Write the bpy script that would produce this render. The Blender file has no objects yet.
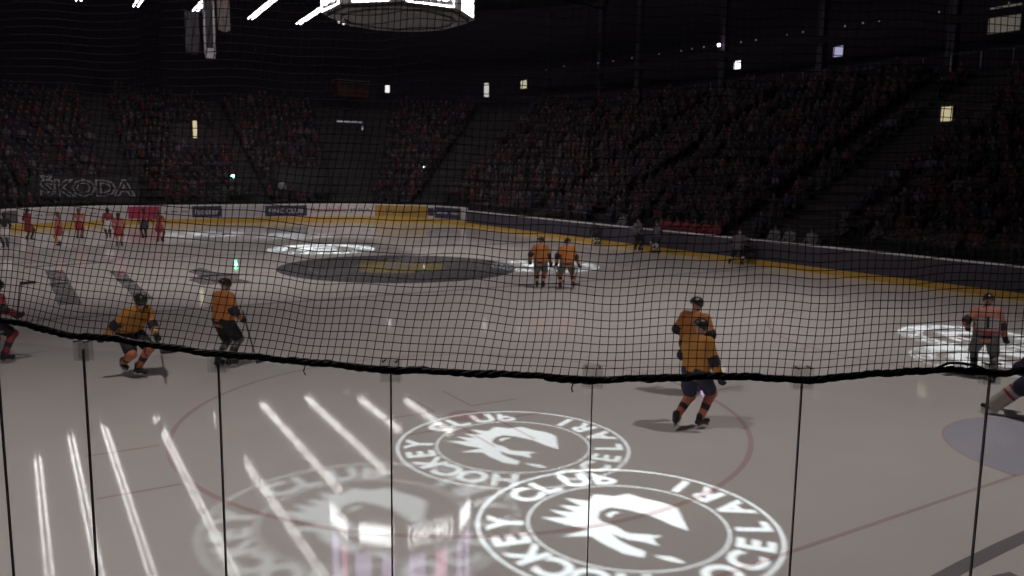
import bpy, bmesh, math, random
import numpy as np
from mathutils import Vector, Matrix
from mathutils.bvhtree import BVHTree
random.seed(7); rng = np.random.default_rng(7)
sc = bpy.context.scene
PI = math.pi
# ------------------------------------------------------------------ camera
CAM = np.array([-31.455, 13.171, 3.975]); YAW, PIT, ROLL, FPX = [math.radians(-31.54), math.radians(8.107), math.radians(.779), 818.3]
_cy, _sy, _cp, _sp = math.cos(YAW), math.sin(YAW), math.cos(PIT), math.sin(PIT)
FW = np.array([_cy*_cp, _sy*_cp, -_sp]); _rt = np.array([_sy, -_cy, 0.]); _up = np.cross(_rt, FW)
RT = _rt*math.cos(ROLL)+_up*math.sin(ROLL); UP = -_rt*math.sin(ROLL)+_up*math.cos(ROLL)
cd = bpy.data.cameras.new('camera'); cam = bpy.data.objects.new('camera', cd); sc.collection.objects.link(cam)
cd.sensor_width = 36; cd.sensor_fit = 'HORIZONTAL'; cd.lens = FPX/1024*36
cam.matrix_world = Matrix([[RT[0], UP[0], -FW[0], CAM[0]], [RT[1], UP[1], -FW[1], CAM[1]], [RT[2], UP[2], -FW[2], CAM[2]], [0, 0, 0, 1]])
cd.clip_start = .05; cd.clip_end = 400
cd.dof.use_dof = True; cd.dof.focus_distance = 4.6; cd.dof.aperture_fstop = 3.3
sc.camera = cam
# ------------------------------------------------------------------ world, lights, exposure
wd = bpy.data.worlds.new('world'); sc.world = wd; wd.use_nodes = True
wd.node_tree.nodes['Background'].inputs[0].default_value = (.30, .18, .42, 1)
wd.node_tree.nodes['Background'].inputs[1].default_value = .004
sc.view_settings.view_transform = 'Standard'; sc.view_settings.look = 'None'
sc.view_settings.exposure = 0; sc.view_settings.gamma = 1; sc.view_settings.use_curve_mapping = False
sc.cycles.max_bounces = 6; sc.cycles.transparent_max_bounces = 24; sc.cycles.caustics_reflective = False; sc.cycles.caustics_refractive = False
sc.cycles.sample_clamp_indirect = 3
TUBE_L = 10.         # radiance of the ceiling tubes
def look(o, d): o.rotation_euler = Vector(d).to_track_quat('-Z', 'Y').to_euler()
ADDED_FLOODS = [((-22, 14, 17), (-21, 14, 0), 4600), ((-15, -3, 17), (-9, -4, 0), 4500), ((-27, -2, 17), (-24, -3, 0), 4300),  # added floods that brighten the ice, placed so their reflections stay out of frame
          ((-9, 8, 17), (9, 6, 0), 7600), ((-6, -3, 17), (14, -4, 0), 8200)]
added_floods = []
for k, (p, t, e) in enumerate(ADDED_FLOODS):
    ld = bpy.data.lights.new('added_flood', 'SPOT'); ld.energy = e; ld.spot_size = math.radians(92); ld.spot_blend = 1; ld.shadow_soft_size = .35
    ld.color = (1, .93, .89)
    lo = bpy.data.objects.new('added_flood', ld); sc.collection.objects.link(lo); lo.location = p
    look(lo, np.array(t)-np.array(p)); added_floods.append(lo)

# ------------------------------------------------------------------ helpers
def ray(px, py): return FW+RT*(px-512)/FPX-UP*(py-288)/FPX
def hit_ground(px, py, z=0.):
    d = ray(px, py); return CAM+d*((z-CAM[2])/d[2])
def hit_y(px, py, Y):
    d = ray(px, py); return CAM+d*((Y-CAM[1])/d[1])
def hit_x(px, py, X):
    d = ray(px, py); return CAM+d*((X-CAM[0])/d[0])
MATS = {}
def mat(name, col, rough=.6, metal=0, emit=0, ecol=None, noise=.12, nscale=6, spec=.5, bump=0):
    if name in MATS: return MATS[name]
    m = bpy.data.materials.new(name); m.use_nodes = True; nt = m.node_tree; b = nt.nodes['Principled BSDF']
    b.inputs['Roughness'].default_value = rough; b.inputs['Metallic'].default_value = metal
    b.inputs['Specular IOR Level'].default_value = spec
    tc = nt.nodes.new('ShaderNodeTexCoord'); nz = nt.nodes.new('ShaderNodeTexNoise'); nz.inputs['Scale'].default_value = nscale; nz.inputs['Detail'].default_value = 4
    nt.links.new(tc.outputs['Object'], nz.inputs['Vector'])
    mr = nt.nodes.new('ShaderNodeMapRange'); mr.inputs['To Min'].default_value = 1-noise; mr.inputs['To Max'].default_value = 1+noise
    nt.links.new(nz.outputs['Fac'], mr.inputs['Value'])
    mx = nt.nodes.new('ShaderNodeVectorMath'); mx.operation = 'SCALE'; mx.inputs[0].default_value = col[:3]
    nt.links.new(mr.outputs[0], mx.inputs['Scale']); nt.links.new(mx.outputs[0], b.inputs['Base Color'])
    if bump:
        bp = nt.nodes.new('ShaderNodeBump'); bp.inputs['Strength'].default_value = bump; nt.links.new(nz.outputs['Fac'], bp.inputs['Height']); nt.links.new(bp.outputs[0], b.inputs['Normal'])
    if emit:
        b.inputs['Emission Color'].default_value = (*(ecol or col)[:3], 1); b.inputs['Emission Strength'].default_value = emit
    MATS[name] = m; return m
def glass_mat(name, tint=(1, 1, 1), ior=1.45, k=1.0, rough=.0):
    m = bpy.data.materials.new(name); m.use_nodes = True; nt = m.node_tree; nt.nodes.remove(nt.nodes['Principled BSDF'])
    out = nt.nodes['Material Output']; tr = nt.nodes.new('ShaderNodeBsdfTransparent'); tr.inputs[0].default_value = (*tint, 1)
    gl = nt.nodes.new('ShaderNodeBsdfGlossy'); gl.inputs['Roughness'].default_value = rough
    fr = nt.nodes.new('ShaderNodeFresnel'); fr.inputs[0].default_value = ior
    mu = nt.nodes.new('ShaderNodeMath'); mu.operation = 'MULTIPLY'; mu.inputs[1].default_value = k
    mx = nt.nodes.new('ShaderNodeMixShader'); L = nt.links.new
    ge = nt.nodes.new('ShaderNodeNewGeometry'); iv = nt.nodes.new('ShaderNodeMath'); iv.operation = 'SUBTRACT'; iv.inputs[0].default_value = k; L(ge.outputs['Backfacing'], iv.inputs[1]); iv.use_clamp = True; L(iv.outputs[0], mu.inputs[1]); L(fr.outputs[0], mu.inputs[0]); L(mu.outputs[0], mx.inputs[0]); L(tr.outputs[0], mx.inputs[1]); L(gl.outputs[0], mx.inputs[2]); L(mx.outputs[0], out.inputs[0])
    MATS[name] = m; return m
def link(o, parent=None):
    sc.collection.objects.link(o)
    if parent is not None: o.parent = parent
    return o
def tag(o, label=None, cat=None, group=None, kind=None):
    if label: o['label'] = label
    if cat: o['category'] = cat
    if group: o['group'] = group
    if kind: o['kind'] = kind
    return o
def empty(name, loc=(0, 0, 0), rz=0., **k):
    o = bpy.data.objects.new(name, None); sc.collection.objects.link(o); o.location = loc; o.rotation_euler = (0, 0, rz); o.empty_display_size = .2
    return tag(o, **k)
def meshobj(name, V, F, m, parent=None, smooth=False, fm=None):
    me = bpy.data.meshes.new(name); me.from_pydata([tuple(map(float, v)) for v in V], [], [tuple(map(int, f)) for f in F])
    for mm in (m if isinstance(m, (list, tuple)) else [m]): me.materials.append(mm)
    if smooth: me.polygons.foreach_set('use_smooth', [True]*len(me.polygons))
    if fm is not None: me.polygons.foreach_set('material_index', [int(i) for i in fm])
    me.update()
    return link(bpy.data.objects.new(name, me), parent)
def bm_obj(name, bm, m, parent=None, smooth=False):
    bmesh.ops.recalc_face_normals(bm, faces=bm.faces)
    me = bpy.data.meshes.new(name); bm.to_mesh(me); bm.free()
    for mm in (m if isinstance(m, (list, tuple)) else [m]): me.materials.append(mm)
    if smooth: me.polygons.foreach_set('use_smooth', [True]*len(me.polygons))
    return link(bpy.data.objects.new(name, me), parent)
def add_box(bm, c, s, rot=None, bevel=0):
    r = bmesh.ops.create_cube(bm, size=1, matrix=Matrix.Translation(c) @ (rot.to_4x4() if rot else Matrix.Identity(4)) @ Matrix.Diagonal((*s, 1)))
    if bevel:
        es = list({e for v in r['verts'] for e in v.link_edges}); bmesh.ops.bevel(bm, geom=es, offset=bevel, segments=2, affect='EDGES', profile=.6)
def frame_of(d, up=Vector((0, 0, 1))):
    d = Vector(d).normalized()
    if abs(d.dot(up)) > .99: up = Vector((0, 1, 0))
    x = up.cross(d).normalized(); y = d.cross(x); return x, y
def add_tube(bm, pts, r, n=8, cap=True):
    rings = []; pts = [Vector(p) for p in pts]
    x = None
    for i, p in enumerate(pts):
        d = (pts[min(i+1, len(pts)-1)]-pts[max(i-1, 0)]).normalized()
        if x is None: x, y = frame_of(d)
        else:
            x = (x-d*x.dot(d)).normalized(); y = d.cross(x)
        rr = r[i] if isinstance(r, (list, tuple)) else r
        rings.append([bm.verts.new(p+x*math.cos(2*PI*k/n)*rr+y*math.sin(2*PI*k/n)*rr) for k in range(n)])
    for a, b in zip(rings, rings[1:]):
        for k in range(n): bm.faces.new((a[k], a[(k+1) % n], b[(k+1) % n], b[k]))
    if cap: bm.faces.new(rings[0][::-1]); bm.faces.new(rings[-1])
def box_obj(name, c, s, m, parent=None, bevel=0, rot=None):
    bm = bmesh.new(); add_box(bm, Vector(c), s, rot, bevel); return bm_obj(name, bm, m, parent)
def tube_obj(name, pts, r, m, parent=None, n=8):
    bm = bmesh.new(); add_tube(bm, pts, r, n); return bm_obj(name, bm, m, parent, True)
def copy_tree(o, parent=None):
    c = o.copy(); sc.collection.objects.link(c); c.parent = parent
    for ch in list(o.children): copy_tree(ch, c)
    return c
def copy_thing(root, kids):
    r = root.copy(); sc.collection.objects.link(r)
    for k in kids:
        c = k.copy(); sc.collection.objects.link(c); c.parent = r
    return r
_deps = bpy.context.evaluated_depsgraph_get
def text_geo(s, w=None, h=None, res=3, bold=0., outline=0., extrude=0.):
    cu = bpy.data.curves.new('t', 'FONT'); cu.body = s; cu.size = 1; cu.resolution_u = res; cu.offset = bold; cu.extrude = extrude
    if outline: cu.fill_mode = 'NONE'; cu.bevel_depth = outline; cu.bevel_resolution = 0
    o = bpy.data.objects.new('t', cu); sc.collection.objects.link(o); bpy.context.view_layer.update()
    me = o.evaluated_get(_deps()).to_mesh(); V = np.array([v.co[:] for v in me.vertices]); F = [tuple(p.vertices) for p in me.polygons]
    o.evaluated_get(_deps()).to_mesh_clear(); bpy.data.objects.remove(o); bpy.data.curves.remove(cu)
    lo, hi = V[:, :2].min(0), V[:, :2].max(0); V[:, :2] -= (lo+hi)/2; sz = hi-lo
    sx = (w/sz[0]) if w else h/sz[1]; sy = (h/sz[1]) if h else sx
    V[:, 0] *= sx; V[:, 1] *= sy
    return V, F
def text_loops(s):
    "outline loops (lists of 2-D points) of a word in the built-in font, one list per closed outline"
    cu = bpy.data.curves.new('t', 'FONT'); cu.body = s; cu.size = 1; cu.resolution_u = 3; cu.offset = .038
    o = bpy.data.objects.new('t', cu); sc.collection.objects.link(o); bpy.context.view_layer.update()
    me = o.evaluated_get(_deps()).to_mesh(); V = [Vector(v.co[:]) for v in me.vertices]
    cnt = {}
    for p in me.polygons:
        vs = list(p.vertices)
        for a, b in zip(vs, vs[1:]+vs[:1]): cnt.setdefault((min(a, b), max(a, b)), []).append((a, b))
    key = lambda i: (round(V[i].x, 4), round(V[i].y, 4))
    nxt = {}
    pairs = {}
    for k, l in cnt.items():
        for a, b in l: pairs[(key(a), key(b))] = 1
    for (a, b) in list(pairs):
        if (b, a) not in pairs: nxt[a] = b
    o.evaluated_get(_deps()).to_mesh_clear(); bpy.data.objects.remove(o); bpy.data.curves.remove(cu)
    loops = []
    while nxt:
        a = next(iter(nxt)); l = []
        while a in nxt: l.append(a); a = nxt.pop(a)
        if len(l) > 2: loops.append(l)
    return loops

# ------------------------------------------------------------------ implicit-surface modelling
def _seg(P, a, b, ra, rb, fl=None):
    a, b = np.array(a, float), np.array(b, float); ab = b-a; L2 = max(ab@ab, 1e-9)
    t = np.clip(((P-a)@ab)/L2, 0, 1); D = P-a-t[..., None]*ab
    return np.sqrt((D**2).sum(-1))-(ra+(rb-ra)*t)
def _ell(P, c, r, R=None):
    D = P-np.array(c, float)
    if R is not None: D = D@np.array(R)
    q = D/np.array(r, float); k0 = np.sqrt((q**2).sum(-1)); k1 = np.sqrt(((q/np.array(r, float))**2).sum(-1))
    return k0*(k0-1)/np.maximum(k1, 1e-6)
def sdf_eval(P, prims, k):
    d = None
    for pr in prims:
        e = _seg(P, *pr[1:]) if pr[0] == 'c' else _ell(P, *pr[1:])
        if d is None: d = e
        else:
            h = np.clip(.5+.5*(d-e)/k, 0, 1); d = d*(1-h)+e*h-k*h*(1-h)
    return d
def sdf_geo(prims, cell=.025, k=.03, cut=None):
    lo = np.full(3, 1e9); hi = -lo
    for pr in prims:
        if pr[0] == 'c':
            for p, r in ((pr[1], pr[3]), (pr[2], pr[4])): lo = np.minimum(lo, np.array(p)-r); hi = np.maximum(hi, np.array(p)+r)
        else: r = max(pr[2]); lo = np.minimum(lo, np.array(pr[1])-r); hi = np.maximum(hi, np.array(pr[1])+r)
    lo -= cell*2+k*.3; hi += cell*2+k*.3
    n = np.ceil((hi-lo)/cell).astype(int)+1
    ax = [lo[i]+cell*np.arange(n[i]) for i in range(3)]
    G = np.stack(np.meshgrid(*ax, indexing='ij'), -1); D = sdf_eval(G, prims, k)
    if cut is not None: D = np.maximum(D, cut(G))
    S = D < 0
    acc = np.zeros((*(n-1), 3)); cnt = np.zeros(n-1)
    sl = lambda o, m: tuple(slice(o[i], o[i]+m[i]) for i in range(3)); c = n-1
    for a in range(3):
        o0 = [0, 0, 0]; o1 = [0, 0, 0]; o1[a] = 1
        oth = [i for i in range(3) if i != a]
        for u in (0, 1):
            for v in (0, 1):
                p0 = list(o0); p0[oth[0]] = u; p0[oth[1]] = v; p1 = list(p0); p1[a] = 1
                d0 = D[sl(p0, c)]; d1 = D[sl(p1, c)]; X = (d0 < 0) != (d1 < 0)
                t = np.where(X, d0/np.where(X, d0-d1, 1), 0)
                off = np.zeros((*c, 3)); off[..., oth[0]] = u; off[..., oth[1]] = v; off[..., a] = t
                acc += off*X[..., None]; cnt += X
    act = cnt > 0; idx = -np.ones(c, int); idx[act] = np.arange(act.sum()); I = np.argwhere(act)
    V = lo+cell*(I+acc[act]/cnt[act][:, None])
    F = []
    for a in range(3):
        u, v = (a+1) % 3, (a+2) % 3
        s0 = [slice(1, -1)]*3; s1 = [slice(1, -1)]*3; s0[a] = slice(0, -1); s1[a] = slice(1, None)
        A, B = S[tuple(s0)], S[tuple(s1)]; E = np.argwhere(A != B)
        if len(E) == 0: continue
        flip = A[tuple(E.T)]
        E = E+np.array([0 if i == a else 1 for i in range(3)])
        eu = np.zeros(3, int); eu[u] = 1; ev = np.zeros(3, int); ev[v] = 1
        q = np.stack([idx[tuple((E-eu-ev).T)], idx[tuple((E-ev).T)], idx[tuple(E.T)], idx[tuple((E-eu).T)]], 1)
        q[~flip] = q[~flip][:, ::-1]
        F.append(q[(q >= 0).all(1)])
    return V, np.concatenate(F)
def sdf_obj(name, prims, m, parent, cell=.025, k=.03, cut=None, paint=None):
    V, F = sdf_geo(prims, cell, k, cut)
    fm = None
    if paint is not None: fm = paint(V[F].mean(1))
    return meshobj(name, V, F, m, parent, True, fm)

# ------------------------------------------------------------------ materials
M_black = mat('black_rubber', (.012, .011, .013), .55); M_net = mat('net_cord', (.012, .010, .013), .8)
M_white = mat('white_paint', (.62, .60, .60), .4); M_dark = mat('dark_panel', (.050, .043, .062), .55)
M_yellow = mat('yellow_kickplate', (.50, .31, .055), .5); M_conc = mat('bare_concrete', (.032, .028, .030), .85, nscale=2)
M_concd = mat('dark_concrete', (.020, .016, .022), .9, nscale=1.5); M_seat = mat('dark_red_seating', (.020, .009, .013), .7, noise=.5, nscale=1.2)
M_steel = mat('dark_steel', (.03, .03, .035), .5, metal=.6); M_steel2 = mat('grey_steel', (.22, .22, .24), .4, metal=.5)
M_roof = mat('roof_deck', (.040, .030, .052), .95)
M_glass = glass_mat('dasher_glass', (.965, .975, .97)); M_farglass = glass_mat('far_glass', (.97, .97, .97), k=.6)
M_clip = glass_mat('clear_plastic', (.93, .93, .93), ior=1.5, k=1.2, rough=.15)
def ice_mat(name, col, fade=1.):
    m = bpy.data.materials.new(name); m.use_nodes = True; nt = m.node_tree; b = nt.nodes['Principled BSDF']; L = nt.links.new
    N = nt.nodes.new
    tc = N('ShaderNodeTexCoord')
    n1 = N('ShaderNodeTexNoise'); n1.inputs['Scale'].default_value = .6; n1.inputs['Detail'].default_value = 6; L(tc.outputs['Object'], n1.inputs['Vector'])
    mp = N('ShaderNodeMapping'); mp.inputs['Rotation'].default_value = (0, 0, .5); mp.inputs['Scale'].default_value = (6, .7, 1); L(tc.outputs['Object'], mp.inputs[0])
    n2 = N('ShaderNodeTexNoise'); n2.inputs['Scale'].default_value = 6; n2.inputs['Detail'].default_value = 8; n2.inputs['Distortion'].default_value = .6; L(mp.outputs[0], n2.inputs['Vector'])
    n3 = N('ShaderNodeTexNoise'); n3.inputs['Scale'].default_value = 60; n3.inputs['Detail'].default_value = 5; L(tc.outputs['Object'], n3.inputs['Vector'])
    mr = N('ShaderNodeMapRange'); mr.inputs['To Min'].default_value = .93; mr.inputs['To Max'].default_value = 1.07; L(n1.outputs[0], mr.inputs[0])
    m2 = N('ShaderNodeMapRange'); m2.inputs['To Min'].default_value = .96; m2.inputs['To Max'].default_value = 1.04; L(n2.outputs[0], m2.inputs[0])
    mu = N('ShaderNodeMath'); mu.operation = 'MULTIPLY'; L(mr.outputs[0], mu.inputs[0]); L(m2.outputs[0], mu.inputs[1])
    sv = N('ShaderNodeVectorMath'); sv.operation = 'SCALE'; sv.inputs[0].default_value = col; L(mu.outputs[0], sv.inputs['Scale']); L(sv.outputs[0], b.inputs['Base Color'])
    rr = N('ShaderNodeMapRange'); rr.inputs['From Min'].default_value = .35; rr.inputs['From Max'].default_value = .65; rr.inputs['To Min'].default_value = .02; rr.inputs['To Max'].default_value = .065; L(n3.outputs[0], rr.inputs[0]); L(rr.outputs[0], b.inputs['Roughness'])
    bp = N('ShaderNodeBump'); bp.inputs['Strength'].default_value = .04; bp.inputs['Distance'].default_value = .001; L(n3.outputs[0], bp.inputs['Height']); L(bp.outputs[0], b.inputs['Normal'])
    b.inputs['IOR'].default_value = 1.31
    MATS[name] = m; return m
ICE = (.70, .655, .635)
M_ice = ice_mat('rink_ice', ICE)
def ice_paint(name, col, a): return ice_mat(name, tuple(ICE[i]*(1-a)+col[i]*a for i in range(3)))
M_red = ice_paint('red_line_under_ice', (.45, .10, .12), .33); M_bluel = ice_paint('blue_line_under_ice', (.18, .16, .26), .45)
M_crease = ice_paint('blue_crease_under_ice', (.25, .30, .52), .42); M_disc = ice_paint('dark_centre_under_ice', (.06, .06, .08), .86)
M_discl = ice_paint('dim_logo_under_ice', (.14, .13, .15), .86); M_yl = ice_paint('yellow_logo_under_ice', (.24, .18, .04), .88)
M_adg = ice_paint('dark_advert_under_ice', (.10, .09, .11), .72)

# ------------------------------------------------------------------ rink outline
RA, RB, RR = 21.5, 6.5, 8.5
ARC = RR*PI/2
SEG = [('l', RB, (RA, 0), (0, 1), 0), ('a', ARC, (RA, RB), None, 0), ('l', 2*RA, (RA, RB), (-1, 0), PI/2), ('a', ARC, (-RA, RB), None, PI/2), ('l', 2*RB, (-RA, RB), (0, -1), PI),
       ('a', ARC, (-RA, -RB), None, PI), ('l', 2*RA, (-RA, -RB), (1, 0), 1.5*PI), ('a', ARC, (RA, -RB), None, 1.5*PI), ('l', RB, (RA, -RB), (0, 1), 2*PI)]
TOT = sum(s[1] for s in SEG)
def perim(s, d=0.):
    s = s % TOT
    for typ, Ls, c, dr, a0 in SEG:
        if s <= Ls+1e-9:
            if typ == 'l': core = (c[0]+dr[0]*s, c[1]+dr[1]*s); a = a0
            else: core = c; a = a0+s/RR
            return np.array([core[0]+math.cos(a)*(RR+d), core[1]+math.sin(a)*(RR+d)]), a
        s -= Ls
    return perim(0, d)
def s_of(x, y):
    if x > RA and y >= RB: return RB+math.atan2(y-RB, x-RA)*RR
    if x > RA and abs(y) < RB: return y % TOT
    if x > RA: return TOT-RB+math.atan2(y+RB, x-RA)*RR
    if x < -RA and y > RB: return RB+ARC+2*RA+(math.atan2(y-RB, x+RA)-PI/2)*RR
    if y > 0: return RB+ARC+(RA-x)
    return TOT-RB-ARC-(RA-x)
def sweep_geo(s0, s1, prof, step=.6, closed=False):
    "sweep a (d,z) profile along the outline; prof is a closed polygon"
    n = max(2, int(abs(s1-s0)/step)+1); V = []; F = []; m = len(prof)
    ss = np.linspace(s0, s1, n+1)
    if closed: ss = ss[:-1]
    for s in ss:
        for d, z in prof:
            p, a = perim(s, d); V.append((p[0], p[1], z))
    N = len(ss)
    for i in range(N if closed else N-1):
        j = (i+1) % N
        for k in range(m): F.append((i*m+k, i*m+(k+1) % m, j*m+(k+1) % m, j*m+k))
    if not closed: F.append(tuple(range(m))[::-1]); F.append(tuple((N-1)*m+k for k in range(m)))
    return V, F
def sweep(name, s0, s1, prof, m, parent=None, step=.6, closed=False):
    V, F = sweep_geo(s0, s1, prof, step, closed); return meshobj(name, V, F, m, parent)
def rectprof(d0, d1, z0, z1): return [(d0, z0), (d1, z0), (d1, z1), (d0, z1)]
S_FAR0, S_FAR1 = -RB-ARC, RB+ARC           # far end incl. corners
# ------------------------------------------------------------------ ice and markings
V = []; n = 0
for s in np.linspace(0, TOT, 241)[:-1]: p, a = perim(s, .05); V.append((p[0], p[1], 0.))
ice = meshobj('floor', V+[(v[0], v[1], -.12) for v in V], [tuple(range(240)), tuple(range(479, 239, -1))]+[(i, (i+1) % 240, 240+(i+1) % 240, 240+i) for i in range(240)], M_ice); tag(ice, kind='structure')
# fix winding of the top so that it faces up
slab_prof = rectprof(.05, 26, -.12, 0)
f2 = sweep('floor', 0, TOT, [(.05, 0.), (26, 0.), (26, -.12), (.05, -.12)], M_concd, None, 1.5, True); tag(f2, kind='structure')
ZM = .0025
def ring(name, c, r0, r1, m, a0=0, a1=2*PI, n=96, z=ZM):
    V = []; F = []
    for i in range(n+1):
        a = a0+(a1-a0)*i/n
        for r in (r0, r1): V.append((c[0]+r*math.cos(a), c[1]+r*math.sin(a), z))
    for i in range(n): F.append((2*i, 2*i+1, 2*i+3, 2*i+2))
    return meshobj(name, V, F, m, ice)
def rect(name, x0, y0, x1, y1, m, z=ZM): return meshobj(name, [(x0, y0, z), (x1, y0, z), (x1, y1, z), (x0, y1, z)], [(0, 1, 2, 3)], m, ice)
def poly(name, pts, m, z=ZM): return meshobj(name, [(x, y, z) for x, y in pts], [tuple(range(len(pts)))], m, ice)
def disc(name, c, r, m, z=ZM, n=64): return poly(name, [(c[0]+r*math.cos(2*PI*i/n), c[1]+r*math.sin(2*PI*i/n)) for i in range(n)], m, z)
rect('goal_line', -26.03, -13.6, -25.97, 13.6, M_red); rect('goal_line', 25.97, -13.6, 26.03, 13.6, M_red)
for x in (-7.3, 7.3): rect('blue_line', x-.15, -14.99, x+.15, 14.99, M_bluel)
rect('centre_line', -.15, -14.99, .15, -4.6, M_red); rect('centre_line', -.15, 4.6, .15, 14.99, M_red)
for sx in (-1, 1):
    for sy in (-1, 1):
        cx, cy = sx*20, sy*7
        ring('faceoff_circle', (cx, cy), 4.46, 4.54, M_red); disc('faceoff_dot', (cx, cy), .3, M_red)
        for hx in (-.85, .85):
            for hy in (-1, 1): rect('hash_mark', cx+hx-.03, cy+hy*4.54, cx+hx+.03, cy+hy*5.5, M_red)
        for lx in (-1, 1):
            for ly in (-1, 1):
                x0, y0 = cx+lx*.45, cy+ly*.35
                rect('corner_mark', min(x0, x0+lx*1.1), y0-.025, max(x0, x0+lx*1.1), y0+.025, M_red)
                rect('corner_mark', x0-.025, min(y0, y0+ly*.9), x0+.025, max(y0, y0+ly*.9), M_red, ZM+.0006)
for sx in (-1, 1):
    a0 = -PI/2 if sx < 0 else PI/2
    pts = [(sx*26, 0)]+[(sx*26+1.8*math.cos(a0+PI*i/32), 1.8*math.sin(a0+PI*i/32)) for i in range(33)]
    poly('goal_crease', pts, M_crease, .0015); ring('crease_line', (sx*26, 0), 1.79, 1.82, M_red, a0, a0+PI, 40)
CC = (-.45, -.35)
disc('centre_disc', CC, 4.85, M_disc); ring('centre_ring', CC, 3.45, 3.6, M_discl, z=ZM+.0006)
yl = []
for i in range(60):
    a = 2*PI*i/60; r = 2.05*(1+.16*math.sin(3*a+1)+.10*math.sin(7*a)+.05*math.sin(11*a)); yl.append((CC[0]+.2+1.05*r*math.cos(a), CC[1]+r*.85*math.sin(a)))
poly('centre_logo', yl, M_yl, ZM+.0012)
poly('centre_logo', [(CC[0]+.4+.9*math.cos(2*PI*i/30)*(1+.3*math.sin(4*PI*i/30)), CC[1]-.2+.5*math.sin(2*PI*i/30)) for i in range(30)], M_discl, ZM+.0018)
# painted adverts: two long stripes and a dark patch in mid ice
def ad_strip(x0, x1, y, w, nblk):
    for i in range(nblk):
        a = x0+(x1-x0)*i/nblk; b = a+(x1-x0)/nblk*.97
        poly('ice_advert', [(a, y-w*.5), (b, y-w*(.5-.05*(i % 3))), (b, y+w*.5), (a+.05, y+w*(.5-.08*(i % 2)))], M_adg)
ad_strip(-5, 4.2, 11.85, .62, 5); ad_strip(-5, 2.9, 9.85, .5, 4)
poly('ice_advert', [(-2.4, 7.7), (-2.5, 6.0), (-1.2, 6.3), (0, 5.9), (.9, 6.6), (2.8, 6.8), (1.6, 7.5), (.2, 7.3), (-.9, 7.9)], M_adg)
poly('ice_advert', [(5.5, 12.8), (6.2, 9.5), (6.5, 9.5), (5.8, 12.8)], M_adg)
# dark oval advert behind the goal line
def arcstrip(name, pts, w, m):
    pts = [Vector((x, y, 0)) for x, y in pts]; V = []; F = []
    for i, p in enumerate(pts):
        d = (pts[min(i+1, len(pts)-1)]-pts[max(i-1, 0)]).normalized(); nrm = Vector((-d.y, d.x, 0))
        V += [tuple(p+nrm*w/2+Vector((0, 0, ZM))), tuple(p-nrm*w/2+Vector((0, 0, ZM)))]
    for i in range(len(pts)-1): F.append((2*i, 2*i+1, 2*i+3, 2*i+2))
    return meshobj(name, V, F, m, ice)
arcstrip('ice_advert', [(-27.28, 6.6), (-27.18, 5.8), (-27.12, 5.0), (-27.08, 4.2), (-27.06, 3.4), (-27.08, 2.4), (-27.15, 1.2), (-27.3, -1.0)], .17, M_adg)
for (x, y) in ((-27.55, 4.9), (-27.6, 4.35), (-27.5, 3.9), (-27.48, 3.3), (-27.5, 2.6)):
    poly('ice_advert', [(x-.16, y-.16), (x+.12, y-.20), (x+.17, y+.05), (x+.02, y+.18), (x-.15, y+.10)], M_adg)

# ------------------------------------------------------------------ dasher boards
BH = 1.08
def boards(s0, s1, m, label, cap=M_white, kick=M_yellow, BH=BH, kh=.24):
    r = sweep('dasher_boards', s0, s1, rectprof(.0, .12, 0., BH), m); tag(r, label, 'boards')
    sweep('kick_plate', s0, s1, rectprof(-.015, .0, .0, kh), kick, r); sweep('cap_rail', s0, s1, rectprof(-.03, .15, BH, BH+.05), cap, r)
    return r
M_boardw = mat('white_board', (.50, .46, .46), .45); M_rail = mat('rail_white', (.80, .78, .78), .4)
sA = s_of(20.9, -15)                       # dark boards begin here
b_far = boards(sA-TOT, RB+ARC, M_boardw, 'white rink boards across the far end with adverts and yellow kick plate', M_rail, BH=1.27, kh=.34)
b_side = boards(TOT-RB-ARC-2*RA, sA, M_dark, 'dark rink boards along the far long side under a white rail', M_rail)
b_near = boards(RB+ARC, TOT-RB-ARC-2*RA, M_boardw, 'white rink boards around the near corner and near end', M_rail)
# adverts on the far boards
def col(n, c): return mat(n, c, .5)
def s_px(px, z=1.):
    d = ray(px, 210); best = None
    for t in np.arange(25, 80, .02):
        P = CAM+d*t
        if P[0] > 0:
            qx = max(abs(P[0])-RA, 0); qy = max(abs(P[1])-RB, 0)
            if math.hypot(qx, qy) > RR: return s_of(P[0], P[1])
def wrap_text(name, s, sc_, zc, w, h, m, parent, off=-.022, **k):
    Vt, F = text_geo(s, w, h, **k); out = []
    for x, y, z in Vt:
        p, a = perim(sc_-x, off-z); out.append((p[0], p[1], zc+y))
    return meshobj(name, out, F, m, parent)
def advert(p0, p1, z0, z1, m, word=None, wm=None, hh=.5, ww=.8, bold=.01):
    z0 += .14; z1 += .19
    a, b = s_px(p0), s_px(p1)
    if b > a: b -= TOT
    pn = sweep('advert_panel', b, a, rectprof(-.012, .0, z0, z1), m, b_far, .3)
    if word: wrap_text('lettering', word, (a+b)/2, (z0+z1)/2, (a-b)*ww, (z1-z0)*hh, wm, pn, bold=bold)
    return pn
c_navy = col('advert_navy', (.030, .026, .060)); c_red = col('advert_red', (.34, .020, .065)); c_grey = col('advert_grey', (.10, .09, .10))
c_orange = col('advert_orange', (.36, .14, .05)); c_ye = col('advert_yellow', (.36, .22, .04)); c_lt = col('advert_light', (.45, .42, .45)); c_rose = col('advert_rose', (.34, .08, .10))
advert(33, 57, .38, .95, M_boardw, '--- ----', c_grey, .12, .9); advert(68, 98, .38, .95, M_boardw, '---- --', c_grey, .12, .9)
advert(2, 17, .30, 1.0, c_grey)
advert(128, 160, .28, 1.06, c_red, '-- --- -', c_rose, .12); advert(163, 189, .40, 1.0, M_boardw, '- -- --', c_grey, .14, .9)
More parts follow.
